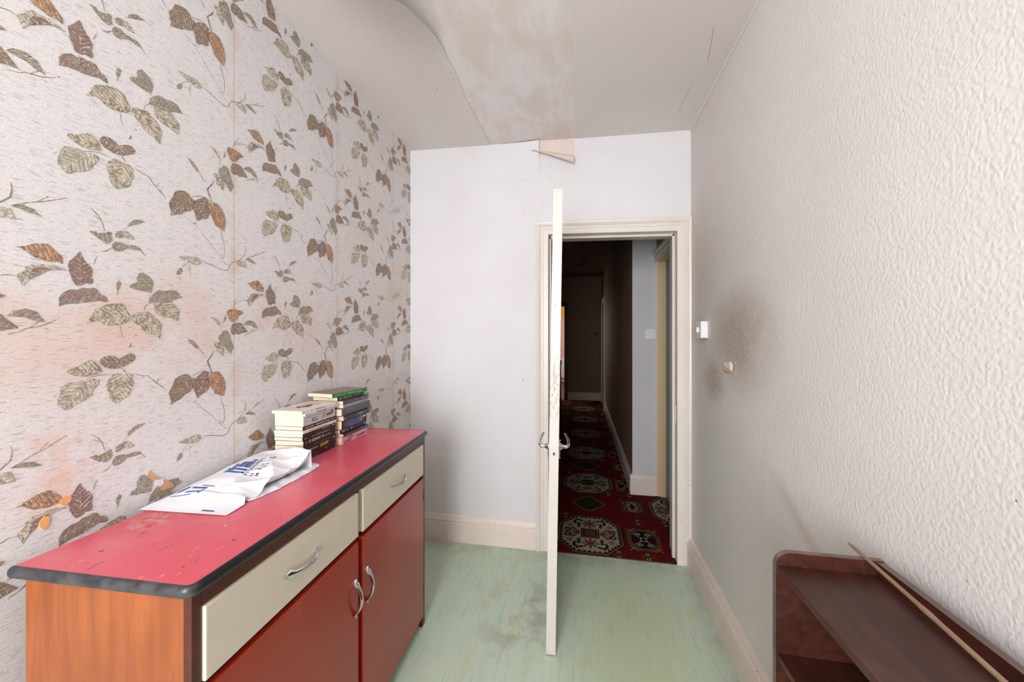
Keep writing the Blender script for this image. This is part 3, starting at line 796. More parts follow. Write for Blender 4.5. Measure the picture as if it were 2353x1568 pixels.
# peeled wallpaper over the door
def on_y(px, py, y):
    d = ray(px, py); t = y / d.y
    return Vector((d.x * t, y, EYE + d.z * t))
bm = bmesh.new()
q = [on_y(px, py, YE) for px, py in ((1239, 318), (1320, 313), (1320, 362), (1239, 350))]
top = [bm.verts.new((v.x, YE - .0006, min(v.z, zceil(v.x) - .001))) for v in q]; bot = [bm.verts.new((v.x, YE + .002, min(v.z, zceil(v.x) - .001))) for v in q]
bm.faces.new(top)
for i in range(4): bm.faces.new((top[i], top[(i + 1) % 4], bot[(i + 1) % 4], bot[i]))
o = obj('bare_plaster_patch', bm, M['raw_plaster'], WALL_END); o['label'] = 'bare pinkish plaster'
bm = bmesh.new()                                        # curled flap hanging from the lower edge of the patch
n1, n2 = 18, 10
g = []
pa, pb = on_y(1226, 347, YE), on_y(1319, 362, YE)
for i in range(n1 + 1):
    s = i / n1
    base = pa.lerp(pb, s)
    row = []
    for j in range(n2 + 1):
        r = j / n2
        ang = r * (1.5 + 0.9 * s)
        rad = 0.016 + 0.030 * s
        row.append(bm.verts.new((base.x - 0.012 * r * (1 - s), YE - 0.001 - rad * math.sin(ang) * 1.35, base.z + 0.004 - rad * (1 - math.cos(ang)) * 0.55 - 0.014 * r * s)))
    g.append(row)
for i in range(n1):
    for j in range(n2): bm.faces.new((g[i][j], g[i + 1][j], g[i + 1][j + 1], g[i][j + 1]))
o = obj('curled_paper_flap', bm, M['flap'], WALL_END, True); o['label'] = 'curled torn strip of wallpaper'
bm = bmesh.new()                                        # sheet left of the patch with its top edge standing off
n1 = 26
a0, a1 = on_y(1115, 332, YE).x, on_y(1239, 318, YE).x
g = []
for i in range(n1 + 1):
    s = i / n1; x = a0 + (a1 - a0) * s
    g.append([bm.verts.new((x, YE - .0012 - 0.022 * s * s * (r ** 2), zceil(x) - 0.23 * (1 - r) + 0.0 - 0.004 - .002 * s)) for r in (0, .25, .5, .7, .85, 1)])
for i in range(n1):
    for j in range(5): bm.faces.new((g[i][j], g[i + 1][j], g[i + 1][j + 1], g[i][j + 1]))
obj('lifted_paper_edge', bm, M['wall'], WALL_END, True)

# open door, seen on its lock edge
DL = 0.765
dr = thing('door_1', (OX0 + .004, YE - .012, .006), 'open cream painted door seen edge-on with chrome lever handles', 'door', kind='structure')
dr.rotation_euler = (R(-0.9), 0, R(-86.2))              # local +x runs from hinge to lock edge
bm = bmesh.new(); B(bm, 0, DL, 0, .041, 0, 1.957, .002, 2)
DOORLEAF = obj('door_leaf', bm, M['door_paint'], dr)
for s, ys in ((-1, 0.0), (1, .041)):
    lx, lz = DL - .052, .862
    bm = bmesh.new()
    lathe(bm, [(.001, ys), (.024, ys), (.0245, ys + s * .003), (.020, ys + s * .006), (.001, ys + s * .0065)], 24, 'y')
    for v in bm.verts: v.co = Vector((v.co.x * .72 + lx, v.co.y, v.co.z * 1.75 - .012 + lz))
    bp = obj_auto('handle_backplate', bm, M['chrome'], dr, 50)
    for zz in (.026, -.05):
        bm = bmesh.new(); lathe(bm, [(.001, ys + s * .005), (.0035, ys + s * .005), (.003, ys + s * .0075), (.001, ys + s * .008)], 10, 'y', (lx, 0, lz + zz)); obj_auto('screw', bm, M['chrome'], bp, 50)
    bm = bmesh.new()
    lathe(bm, [(.001, ys + s * .004), (.017, ys + s * .004), (.015, ys + s * .010), (.011, ys + s * .015), (.0085, ys + s * .021), (.008, ys + s * .036), (.001, ys + s * .037)], 20, 'y', (lx, 0, lz))
    pts, rad = [], []
    for k in range(13):                                 # lever sweeps out, back along the door and up
        a = k / 12
        pts.append((lx - .012 * a - .095 * a * a, ys + s * (.030 + .018 * math.sin(a * 2.3) - .014 * a * a), lz - .002 + .030 * a ** 1.6))
        rad.append(.0085 - .0025 * a)
    tube(bm, pts, rad, 12)
    obj_auto('lever_handle', bm, M['chrome'], dr, 50)
box('latch', DL - .004, DL + .0015, .0165, .0245, .838, .850, M['black'], dr, .001)
box('latch_bolt', DL - .004, DL + .004, .018, .0215, .8395, .846, M['chrome'], dr, .001)
for zz in (.2, 1.72):
    bm = bmesh.new(); lathe(bm, [(.001, 0), (.006, 0), (.006, .09), (.001, .09)], 12, 'z', (-.003, -.002, zz)); obj_auto('hinge', bm, M['gloss'], dr, 50)

# ------------------------------------------------------------------ hall beyond the door
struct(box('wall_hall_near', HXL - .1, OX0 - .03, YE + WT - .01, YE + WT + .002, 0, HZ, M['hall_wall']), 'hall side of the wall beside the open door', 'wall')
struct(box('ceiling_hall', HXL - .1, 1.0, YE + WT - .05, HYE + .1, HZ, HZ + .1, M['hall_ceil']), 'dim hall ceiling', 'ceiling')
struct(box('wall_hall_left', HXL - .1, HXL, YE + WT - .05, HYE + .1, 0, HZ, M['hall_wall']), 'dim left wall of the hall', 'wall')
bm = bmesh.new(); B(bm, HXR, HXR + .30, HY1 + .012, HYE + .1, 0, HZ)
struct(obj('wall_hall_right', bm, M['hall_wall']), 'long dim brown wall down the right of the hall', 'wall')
struct(box('wall_hall_return', HXR + .0005, HXS, HY1, HY1 + .012, 0, HZ, M['hall_white']), 'narrow pale wall strip with a switch facing the doorway', 'wall')
bm = bmesh.new()
B(bm, HXS, HXS + .09, YE + WT - .05, HY1, 1.985, HZ); B(bm, HXS, HXS + .09, YE + WT - .05, YE + WT + .04, 0, 1.985)
B(bm, HXS - .02, HXS + .2, HY1 + .0005, HY1 + .06, 0, HZ)
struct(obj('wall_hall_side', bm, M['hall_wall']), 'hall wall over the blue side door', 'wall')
EX0, EX1, EZ = -0.98, -0.335, 2.0                       # doorway in the far end wall
bm = bmesh.new()
B(bm, EX1, HXR + .05, HYE, HYE + .12, 0, HZ); B(bm, HXL - .1, EX0, HYE, HYE + .12, 0, HZ); B(bm, EX0, EX1, HYE, HYE + .12, EZ, HZ)
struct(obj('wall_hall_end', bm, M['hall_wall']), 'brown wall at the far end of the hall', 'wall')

t3 = thing('trim_3', (HXS, HY1, 0), 'cream door frame of the blue side door', 'door frame', kind='structure')
box('jamb', 0, .085, -.016, -.0005, 0, 1.985, M['gloss_cream'], t3)
box('lining_head', 0, .085, -.84, 0, 1.968, 1.985, M['gloss_cream'], t3)
bm = bmesh.new()
sweep_profile(bm, [(0, 0), (-.012, 0), (-.012, .018), (-.020, .026), (-.020, .045), (-.034, .060), (-.034, .078), (0, .078)],
              lambda u, w: (u, .0, 1.972 + w), lambda u, w: (u, -.80, 1.972 + w))
obj('hood_moulding', bm, M['gloss'], t3)
box('architrave_upright', -.012, 0, -.012, 0, 0, 1.985, M['gloss'], t3)
d2 = thing('door_2', (HXS + .072, HY1 - .45, 0), 'blue painted side door standing in a cream frame', 'door', kind='structure')
box('door_leaf', 0, .03, -.36, .433, .004, 1.968, M['blue'], d2)
bm = bmesh.new(); lathe(bm, [(.001, 0), (.012, 0), (.012, -.012), (.022, -.03), (.022, -.045), (.001, -.05)], 16, 'x', (0, -.30, .95)); obj_auto('door_knob', bm, M['chrome'], d2, 50)

SKH = [(u * .9, w) for u, w in SK]
def hskirt(name, fa, fb, label, mat):
    bm = bmesh.new(); sweep_profile(bm, SKH, fa, fb); return struct(obj(name, bm, mat), label, 'skirting')
hskirt('baseboard_hall_return', lambda u, w: (HXR - .018, HY1 - u, w), lambda u, w: (HXS - .012, HY1 - u, w), 'white skirting board under the pale wall strip', M['skirt'])
hskirt('baseboard_hall_right', lambda u, w: (HXR - u, HY1 + .002, w), lambda u, w: (HXR - u, 6.84, w), 'long skirting board along the dim brown hall wall', M['skirt'])
hskirt('baseboard_hall_end', lambda u, w: (EX1 + .06, HYE - u, w), lambda u, w: (HXR - .001, HYE - u, w), 'skirting board under the far hall wall', M['skirt'])
t4 = thing('trim_4', (HXR, 6.85, 0), 'pale door frame upright on the long dim hall wall', 'door frame', kind='structure')
box('architrave_upright', -.03, 0, 0, .09, 0, 2.08, M['skirt'], t4, .004)
box('architrave_head', -.03, 0, .09, .95, 1.99, 2.08, M['skirt'], t4, .004)
box('architrave_upright', -.03, 0, .86, .95, 0, 1.99, M['skirt'], t4, .004)
t5 = thing('trim_5', (EX1, HYE, 0), 'brown door frame of the bright room at the hall end', 'door frame', kind='structure')
box('architrave_upright', -.012, .062, -.02, 0, 0, EZ + .07, M['hall_wood'], t5, .003)
box('architrave_head', EX0 - EX1, -.012, -.02, 0, EZ - .006, EZ + .07, M['hall_wood'], t5, .003)
box('lining', -.014, 0, 0, .12, 0, EZ, M['hall_wood'], t5)

# bright far room seen as a sliver
bm = bmesh.new()
B(bm, -2.4, .45, 11.2, 11.3, 0, HZ); B(bm, -2.4, -2.3, HYE + .12, 11.2, 0, HZ); B(bm, .35, .45, HYE + .12, 11.2, 0, HZ)
struct(obj('wall_far_room', bm, M['pink_wall']), 'pink walls of the bright room past the hall', 'wall')
struct(box('ceiling_far_room', -2.4, .45, HYE + .1, 11.3, HZ, HZ + .1, M['wall']), 'white ceiling of the bright far room', 'ceiling')
struct(box('floor_far_room', -2.4, .45, HYE + .0, 11.3, -.05, 0, M['hall_wood']), 'wooden floor of the bright far room', 'floor')
bl = thing('roller_blind', (-.55, 11.18, 1.9), 'orange roller blind in the bright far room', 'blind')
box('fabric', -.5, .5, -.004, .0, 0, .5, M['orange_cloth'], bl)
bm = bmesh.new(); tube(bm, [(-.5, -.005, .5), (.5, -.005, .5)], .018, 12); obj_auto('roller', bm, M['white_plastic'], bl, 50)
rd = thing('radiator', (-.55, 11.16, .12), 'white panel radiator in the bright far room', 'radiator')
bm = bmesh.new()
for k in range(12): B(bm, -.5 + k * .083, -.43 + k * .083, -.04, 0, 0, .6, .012, 2)
obj('fins', bm, M['white_plastic'], rd)
box('rail', -.5, .49, -.03, -.01, .03, .57, M['white_plastic'], rd, .004)

# small hall things
sw = thing('light_switch', (.575, HY1, 1.365), 'white double switch plate on the pale hall strip', 'switch')
box('plate', -.043, .043, -.008, 0, -.043, .043, M['white_plastic'], sw, .003)
for k in (-1, 1): box('rocker', k * .012 - .007, k * .012 + .007, -.012, -.007, -.013, .013, M['white_plastic'], sw, .002)
so = thing('power_socket', (.25, HYE - .022, .09), 'white double power socket on the far hall skirting', 'socket')
box('plate', -.073, .073, -.012, .002, -.043, .043, M['white_plastic'], so, .003)
for k in (-1, 1):
    box('rocker', k * .05 - .006, k * .05 + .006, -.016, -.011, .008, .026, M['white_plastic'], so, .002)
    bm = bmesh.new(); B(bm, k * .03 - .003, k * .03 + .003, -.0126, -.011, -.004, .008); B(bm, k * .03 - .014, k * .03 - .006, -.0126, -.011, -.022, -.017); B(bm, k * .03 + .006, k * .03 + .014, -.0126, -.011, -.022, -.017)
    obj('pin_holes', bm, M['black'], so)
sd = thing('smoke_alarm', (.02, 6.55, HZ), 'round smoke alarm on the dim hall ceiling', 'smoke alarm')
bm = bmesh.new(); lathe(bm, [(.001, 0), (.055, 0), (.055, -.014), (.048, -.032), (.02, -.036), (.001, -.036)], 24); obj_auto('body', bm, M['hall_wood'], sd, 50)
bm = bmesh.new(); lathe(bm, [(.001, -.036), (.012, -.036), (.011, -.040), (.001, -.041)], 16); obj_auto('test_button', bm, M['black'], sd, 50)
pl = thing('pendant_lamp', (-.30, 4.05, HZ), 'dark shaded lamp hanging from the hall ceiling', 'lamp')
bm = bmesh.new(); lathe(bm, [(.001, 0), (.045, 0), (.04, -.02), (.001, -.022)], 20); obj_auto('ceiling_rose', bm, M['white_plastic'], pl, 50)
bm = bmesh.new(); tube(bm, [(0, 0, -.02), (0, 0, -.34)], .004, 8); obj('flex', bm, M['black'], pl)
bm = bmesh.new()
lathe(bm, [(.08, -.31), (.125, -.44), (.123, -.44), (.078, -.312)], 28); obj_auto('lamp_shade', bm, M['black'], pl, 50)
ba = thing('stair_banister', (-.345, 6.0, 0), 'dark wooden newel post with sloping handrail in the hall', 'banister')
bm = bmesh.new(); B(bm, -.03, .03, -.03, .03, 0, .90, .004, 2); obj('newel_post', bm, M['hall_wood'], ba)
bm = bmesh.new(); lathe(bm, [(.001, .90), (.036, .90), (.042, .93), (.034, .965), (.018, .978), (.001, .98)], 20); obj_auto('cap', bm, M['hall_wood'], ba, 50)
bm = bmesh.new(); tube(bm, [(-.03, 0, .84), (-.6, 0, 1.28)], .024, 10); obj_auto('handrail', bm, M['hall_wood'], ba, 50)
for k in range(5):
    xx = -.11 - k * .11
    bm = bmesh.new(); tube(bm, [(xx, 0, 0), (xx, 0, .84 - (xx + .03) * .772)], .011, 8); obj('baluster', bm, M['hall_wood'], ba)
hk = thing('coat_hook', (.30, HYE, 1.40), 'small dark coat hook on the far hall wall', 'hook')
bm = bmesh.new(); lathe(bm, [(.001, 0), (.02, 0), (.02, -.006), (.001, -.008)], 14, 'y'); obj('hook_plate', bm, M['black'], hk)
bm = bmesh.new(); tube(bm, [(0, -.005, 0), (.01, -.04, -.01), (.02, -.06, .0), (.03, -.065, .03)], .007, 8); obj_auto('prong', bm, M['black'], hk, 50)

# carpet: red ground, octagon medallions, printed by colour per knot
def carpet_colors(X, Y):
    n = X.size
    red, deep, dark, cream, gold, green, orange, navy = [np.array(c[:3]) for c in
        (srgb(128, 26, 34), srgb(88, 20, 26), srgb(30, 22, 20), srgb(206, 190, 168), srgb(168, 132, 78), srgb(58, 62, 44), srgb(168, 74, 40), srgb(36, 30, 44))]
    red, deep, dark, cream, gold, green, orange, navy = [c * .72 for c in (red, deep, dark, cream, gold, green, orange, navy)]  # every weave colour dimmed to stand for the weak hall light
    C = np.tile(red, (n, 1))
    h = np.sin(X * 151.0 + Y * 37.0) * np.sin(Y * 173.0 - X * 61)
    C[h > .55] = deep
    def octd(u, v, a, b, c):          # signed octagon: <0 inside
        return np.maximum(np.maximum(np.abs(u) - a, np.abs(v) - b), (np.abs(u) / a + np.abs(v) / b - c) * min(a, b) * .72)
    def put(mask, col): C[mask] = col
    def arc(u, v, cu, cv, r, w, a0=None):
        rr = np.hypot(u - cu, v - cv); m = np.abs(rr - r) < w
        if a0 is not None:
            an = np.arctan2(v - cv, u - cu); m &= np.cos(an - a0) > -.25
        return m
    def star(u, v, cu, cv, r):
        an = np.arctan2(v - cv, u - cu); rr = np.hypot(u - cu, v - cv)
        return rr < r * (.62 + .38 * np.cos(an * 8))
    def large(cx, cy):
        u, v = X - cx, Y - cy
        d = octd(u, v, .205, .235, 1.48)
        put(d < .012, dark); put(d < .005, gold); put(d < -.004, deep)
        zz = .006 * np.sign(np.sin(np.arctan2(v, u) * 44))
        put(d < -.010, dark); put(d < -.020 + zz, cream)
        ins = d < -.03
        for su in (-1, 1):
            for sv in (-1, 1):
                put(ins & star(u, v, su * .135, sv * .095, .028), orange)
                put(ins & arc(u, v, su * .075, sv * .145, .030, .009, math.atan2(sv, su)), dark)
                put(ins & arc(u, v, su * .10, sv * .185, .014, .006), green)
                put(ins & (np.hypot(u - su * .155, v - sv * .045) < .008), dark)
                put(ins & (np.abs(u - su * .075) < .010) & (np.abs(v - sv * .105) < .03), green)
        for su in (-1, 1):
            q = np.maximum(np.abs(u - su * .105) * 1.0, np.abs(v) * .8)
            put(ins & (np.abs(u - su * .115) + np.abs(v) * .75 < .052), dark)
            put(ins & (np.abs(u - su * .115) + np.abs(v) * .75 < .041), cream * .55 + green * .45)
            put(ins & star(u, v, su * .088, 0, .034), orange * .8 + red * .2)
            put(ins & arc(u, v, su * .15, .035, .018, .005), dark); put(ins & arc(u, v, su * .15, -.035, .018, .005), dark)
        for sv in (-1, 1):
            put(ins & star(u, v, 0, sv * .125, .058), dark)
            put(ins & star(u, v, 0, sv * .125, .050), red)
            put(ins & star(u, v, 0, sv * .125, .022), orange)
        s = np.maximum(np.abs(u), np.abs(v))
        put(s < .060, dark); put(s < .052, cream * .5 + green * .5); put(s < .046, dark); put(s < .036, deep)
        put((s < .036) & ((np.sin(u * 420) * np.sin(v * 420)) > .2), gold)
    def hexa(cx, cy):
        u, v = X - cx, Y - cy
        d = np.abs(u) / .125 + np.abs(v) / .155 - 1
        d = np.maximum(d, np.abs(v) / .125 - 1)
        fr = (np.abs(d) < .22) & (np.sin(u * 260) * np.sin(v * 230) > .35)
        put(fr & (d > 0), gold * .6)
        put(d < .04, gold); put(d < -.04, dark); put(d < -.12, gold * .7); put(d < -.16, green * .7)
        put(star(u, v, 0, 0, .05), orange * .7); put(star(u, v, 0, 0, .026), dark)
    def small_oct(cx, cy):
        u, v = X - cx, Y - cy
        for su in (-1, 1):
            for sv in (-1, 1):
                put((np.abs(np.abs(u - su * .075) - np.abs(v - sv * .11)) < .006) & (np.hypot(u - su * .075, v - sv * .11) < .036), gold)
        d = octd(u, v, .098, .125, 1.42)
        put(d < .004, gold); put(d < -.003, dark); put(d < -.010, gold * .55 + green * .4); put(d < -.020, navy)
        put((d < -.022) & (np.abs(np.abs(u) * 1.1 - np.abs(v)) < .005), cream)
        for su in (-1, 1):
            for sv in (-1, 1):
                put(arc(u, v, su * .045, sv * .034, .013, .0042, math.atan2(sv, su)), red); put(arc(u, v, su * .030, sv * .065, .012, .0042), cream)
        put((np.abs(u) < .022) & (np.abs(v) < .026), cream); put((np.abs(u) < .015) & (np.abs(v) < .019), deep)
    def square(cx, cy):
        u, v = X - cx, Y - cy
        s = np.maximum(np.abs(u) / .092, np.abs(v) / .108)
        put(s < 1.0, orange * .75); put((s < 1.0) & (np.sin((u + v) * 330) > .2), deep)
        d = octd(u, v, .084, .10, 1.5)
        put(d < 0, dark); put(d < -.008, gold * .65 + cream * .25)
        for su in (-1, 1):
            for sv in (-1, 1):
                put((d < -.01) & arc(u, v, su * .034, sv * .052, .016, .0058, math.atan2(sv, su)), dark)
                put((d < -.01) & arc(u, v, su * .056, sv * .020, .012, .005), dark)
        put((np.abs(u) < .010) & (np.abs(v) < .05), dark); put((np.abs(v) < .012) & (np.abs(u) < .028), dark)
    def flower(cx, cy):
        u, v = X - cx, Y - cy
        for k in (-1, 1):
            put(star(u, v, k * .028, 0, .026), orange * .6)
            put(np.hypot(u, v - k * .026) < .021, green * .8); put(np.hypot(u, v - k * .026) < .013, cream); put(np.hypot(u, v - k * .026) < .007, dark)
    P_ = .89
    for k in range(-1, 8):
        for x0 in (.06, .06 - 1.36, ):
            flower(x0 + .34, 2.80 + k * P_ - .02); flower(x0 + .34, 3.245 + k * P_)
            flower(x0 + .17, 3.02 + k * P_ + .22); flower(x0 - .17, 3.02 + k * P_ - .22)
            large(x0, 2.57 + k * P_); hexa(x0, 3.03 + k * P_)
            small_oct(x0 + .345, 2.55 + k * P_); square(x0 + .335, 3.03 + k * P_)
            large(x0 + .68, 3.01 + k * P_); hexa(x0 + .68, 2.565 + k * P_)
            small_oct(x0 + 1.02, 2.55 + k * P_); square(x0 + 1.02, 3.03 + k * P_)
            flower(x0 + .53, 2.79 + k * P_)
    return C
def carpet_grid(name, x0, x1, y0, y1, step, parent=None):
    nx, ny = int((x1 - x0) / step) + 1, int((y1 - y0) / step) + 1
    gx, gy = np.linspace(x0, x1, nx), np.linspace(y0, y1, ny)
    XX, YY = np.meshgrid(gx, gy)
    co = np.stack([XX.ravel(), YY.ravel(), np.full(XX.size, .006)], 1)
    idx = np.arange(nx * ny).reshape(ny, nx)
    f = np.stack([idx[:-1, :-1], idx[:-1, 1:], idx[1:, 1:], idx[1:, :-1]], -1).reshape(-1, 4)
    me = bpy.data.meshes.new(name)
    me.vertices.add(len(co)); me.vertices.foreach_set('co', co.ravel())
    me.loops.add(f.size); me.loops.foreach_set('vertex_index', f.ravel().astype(np.int32))
    me.polygons.add(len(f)); me.polygons.foreach_set('loop_start', np.arange(0, f.size, 4, dtype=np.int32))
    me.update(calc_edges=True)
    at = me.color_attributes.new('weave', 'FLOAT_COLOR', 'POINT')
    c = carpet_colors(XX.ravel(), YY.ravel())
    at.data.foreach_set('color', np.concatenate([c, np.ones((len(c), 1))], 1).astype(np.float32).ravel())
    return link(name, me, M['carpet'], parent)
struct(box('floor_hall_boards', HXL - .1, HXS + .3, YE + .004, HYE, -.1, .001, M['hall_wood']), 'hall floor boards under the red carpet', 'floor')
cp = thing('floor_hall', (0, 0, 0), 'red patterned carpet with cream octagon medallions in the hall', 'carpet', kind='structure')
carpet_grid('doorway_carpet', -.30, HXS + .03, YE - .012, 3.28, .0032, cp)
carpet_grid('corridor_carpet', -.60, HXR, 3.28, HYE, .008, cp)
box('carpet_edge', -.20, OX1, YE - .014, YE - .012, 0.0, .0065, M['wood_dark'], cp)

# ------------------------------------------------------------------ right wall: switch, torn dent
sw = thing('light_switch', (XR, 2.075, 1.378), 'white surface mounted light switch beside the door frame', 'switch')
box('back_box', -.026, 0, -.043, .043, -.043, .043, M['white_plastic'], sw, .003)
box('plate', -.034, -.026, -.044, .044, -.044, .044, M['white_plastic'], sw, .003)
bm = bmesh.new(); B(bm, -.044, -.033, -.008, .008, -.014, .014, .003, 2); obj('rocker', bm, M['white_plastic'], sw)
WR = bpy.data.objects['wall_right']
def rpatch(name, pts, mat, lift, label=None):
    bm = bmesh.new()
    q = [on_x(px, py, XR) for px, py in pts]
    top = [bm.verts.new((XR - lift * (0.3 if i % 2 else 1), v.y, v.z)) for i, v in enumerate(q)]; bot = [bm.verts.new((XR + .001, v.y, v.z)) for v in q]
    bm.faces.new(top); n = len(q)
    for i in range(n): bm.faces.new((top[i], top[(i + 1) % n], bot[(i + 1) % n], bot[i]))
    o = obj(name, bm, mat, WR)
    if label: o['label'] = label
rpatch('torn_paper_flap', [(1666, 836), (1672, 831), (1680, 833), (1683, 842), (1682, 852), (1675, 848), (1669, 842)], M['torn_white'], .006, 'torn white flap of wallpaper')
rpatch('gouge', [(1689, 832), (1692, 840), (1690.5, 862), (1688.5, 850)], M['backing'], .0022)
rpatch('gouge', [(1656, 838), (1661, 848), (1686, 863), (1664, 856)], M['backing'], .0018)

# ------------------------------------------------------------------ sideboard
SB = thing('sideboard', (-.672, .532, 0), 'red topped sideboard with cream drawers, dark red doors and chrome handles', 'sideboard', R(2.0))
# local frame: +y along the length, -x towards the wall, front of the top at x = 0
SL, SD, SH, TT = 1.112, .400, .900, .019
CR_ = .014                                              # corner radius of the top
def rounded_slab(bm, x0, x1, y0, y1, z0, z1, r):
    pts = []
    def arc(cx, cy, a0, a1, n=7):
        for k in range(n + 1):
            a = a0 + (a1 - a0) * k / n
            pts.append((cx + r * math.cos(a), cy + r * math.sin(a)))
    pts.append((x0, y0)); arc(x1 - r, y0 + r, -math.pi / 2, 0); arc(x1 - r, y1 - r, 0, math.pi / 2); pts.append((x0, y1))
    lo = [bm.verts.new((x, y, z0)) for x, y in pts]; hi = [bm.verts.new((x, y, z1)) for x, y in pts]
    n = len(pts); bm.faces.new(lo); bm.faces.new(hi)
    for i in range(n): bm.faces.new((lo[i], lo[(i + 1) % n], hi[(i + 1) % n], hi[i]))
bm = bmesh.new(); rounded_slab(bm, -SD, -.005, .005, SL - .005, SH - TT, SH, CR_)
TOP = obj('top', bm, M['laminate'], SB); TOP['label'] = 'worn paint-spattered red laminate top'
bm = bmesh.new()
EP = [(-.001, -TT - .001), (.005, -TT - .001), (.0075, -TT + .003), (.0085, -.011), (.0080, -.005), (.0055, -.0012), (.0025, .0003), (-.001, .0003)]
path = [((-SD, .005), (0, -1), 0)]
def arcp(cx, cy, a0, a1, n=8):
    for k in range(n + 1):
        a = a0 + (a1 - a0) * k / n
        path.append(((cx, cy), (math.cos(a), math.sin(a)), CR_))
arcp(-.005 - CR_, .005 + CR_, -math.pi / 2, 0); arcp(-.005 - CR_, SL - .005 - CR_, 0, math.pi / 2); path.append(((-SD, SL - .005), (0, 1), 0))
rings = []
for (cx, cy), (nx_, ny_), rr in path:
    rings.append([bm.verts.new((cx + nx_ * (rr + u), cy + ny_ * (rr + u), SH + w)) for u, w in EP])
for a_, b_ in zip(rings, rings[1:]):
    for i in range(len(EP)):
        bm.faces.new((a_[i], a_[(i + 1) % len(EP)], b_[(i + 1) % len(EP)], b_[i]))
bm.faces.new(rings[0]); bm.faces.new(rings[-1])
e = obj_auto('edging', bm, M['edging'], TOP, 40); e['label'] = 'dusty black rubber edge strip'
b0, b1 = .012, SL - .012                                # body ends along the length
FX = -.010                                              # front plane of the frame
ZB = SH - TT
box('side_panel', -SD + .016, FX - .016, b0, b0 + .018, 0, ZB, M['wood_orange'], SB, .0015)['label'] = 'orange varnished plywood end'
box('side_panel', -SD + .016, FX - .016, b1 - .018, b1, 0, ZB, M['wood_orange'], SB, .0015)
box('back_panel', -SD + .016, -SD + .022, b0 + .018, b1 - .018, .02, ZB - .002, M['wood_orange'], SB)
box('front_stile', FX - .018, FX, b0, .030, 0, ZB, M['wood_frame'], SB, .0015)
box('front_stile', FX - .018, FX, 1.071, b1, 0, ZB, M['wood_frame'], SB, .0015)
box('top_rail', FX - .018, FX, .030, 1.071, .848, ZB, M['wood_frame'], SB)
box('middle_rail', FX - .022, FX - .014, .030, 1.071, .670, .720, M['wood_frame'], SB)
box('middle_stile', FX - .022, FX - .012, .525, .571, .05, .848, M['wood_frame'], SB)
box('bottom_board', -SD + .022, FX - .020, b0 + .018, b1 - .018, .058, .076, M['wood_frame'], SB)
box('plinth', FX - .075, FX - .055, b0 + .018, b1 - .018, 0, .058, M['plinth'], SB)

def bow_handle(parent, c, axis, ln=.130):
    """chrome bow pull: pointed feet on the face, arched grip; axis 'y' or 'z'"""
    bm = bmesh.new()
    n = 24; rings = []
    for k in range(n + 1):
        s = -1 + 2 * k / n
        a = abs(s)
        hgt = .003 + .021 * math.cos(math.pi / 2 * min(1.0, a / .80)) ** .75
        if a <= .58: wdt = .0060 + .0016 * (1 - a / .58)
        elif a <= .74: wdt = .0060 + .0055 * (a - .58) / .16
        else: wdt = .0115 * (1 - (a - .74) / .26) + .0006
        th = .0052 if a < .6 else .0042
        ring = []
        for q in range(10):
            an = 2 * math.pi * q / 10
            ring.append((max(-.0005, hgt + th * math.cos(an)), wdt * math.sin(an), s * ln / 2))
        rings.append(ring)
    vr = []
    for ring in rings:
        row = []
        for h_, w_, l_ in ring:
            p = (c[0] + h_, c[1] + l_, c[2] + w_) if axis == 'y' else (c[0] + h_, c[1] + w_, c[2] + l_)
            row.append(bm.verts.new(p))
        vr.append(row)
    for a_, b_ in zip(vr, vr[1:]):
        for i in range(10): bm.faces.new((a_[i], a_[(i + 1) % 10], b_[(i + 1) % 10], b_[i]))
    bm.faces.new(vr[0]); bm.faces.new(vr[-1])
    return obj_auto('handle', bm, M['chrome'], parent, 40)
fr_x = FX + .006
for k, (ya, yb) in enumerate(((.032, .535), (.561, 1.069))):
    d = box('drawer', FX - .0135, fr_x, ya, yb, .706, .845, M['cream'], SB, .003, 3)
    bow_handle(d, (fr_x - .001, (ya + yb) / 2, .776), 'y')
    d = box('cabinet_door', FX - .0135, fr_x, ya, yb, .055, .690, M['red_paint'], SB, .003, 3)
    bow_handle(d, (fr_x - .001, yb - .020 if k == 0 else ya + .022, .521), 'z', .122)
    hy2 = ya - .002 if k == 0 else yb + .002
    for zz in (.15, .59):
        bm = bmesh.new()
        lathe(bm, [(.001, 0), (.004, 0), (.004, .045), (.001, .045)], 10, 'z', (fr_x - .002, hy2, zz)); obj_auto('hinge', bm, M['wood_frame'], d, 50)

# ------------------------------------------------------------------ books on the sideboard
def to_world(px, py, z):
    d = ray(px, py); t = (z - EYE) / d.z
    return Vector((d.x * t, d.y * t, z))
COLS = {}
def cmat(rgb, rough=0.4):
    if rgb not in COLS: COLS[rgb] = plain('book_ink_%d' % len(COLS), srgb(*rgb), rough, var=0.04, scale=40)
    return COLS[rgb]
def glyph_bars(bm, y, z, ln, h, rnd):
    """unreadably small print: letter-sized upright and level strokes"""
    p = y
    while p < y + ln:
        wl = h * rnd.uniform(.45, .75)
        if rnd.random() < .14: p += h * .5; continue
        k = rnd.random()
        st = h * .2
        def bar(a0, a1, c0, c1):
            vs4 = [bm.verts.new((.0007, a, c)) for a, c in ((a0, c0), (a1, c0), (a1, c1), (a0, c1))]; bm.faces.new(vs4)
        bar(p, p + st, z, z + h)
        if k < .5: bar(p + wl - st, p + wl, z, z + h)
        if k > .3: bar(p, p + wl, z + h - st, z + h)
        if .2 < k < .8: bar(p, p + wl, z, z + st)
        if k > .6: bar(p, p + wl * .8, z + h * .42, z + h * .42 + st)
        p += wl + h * .2
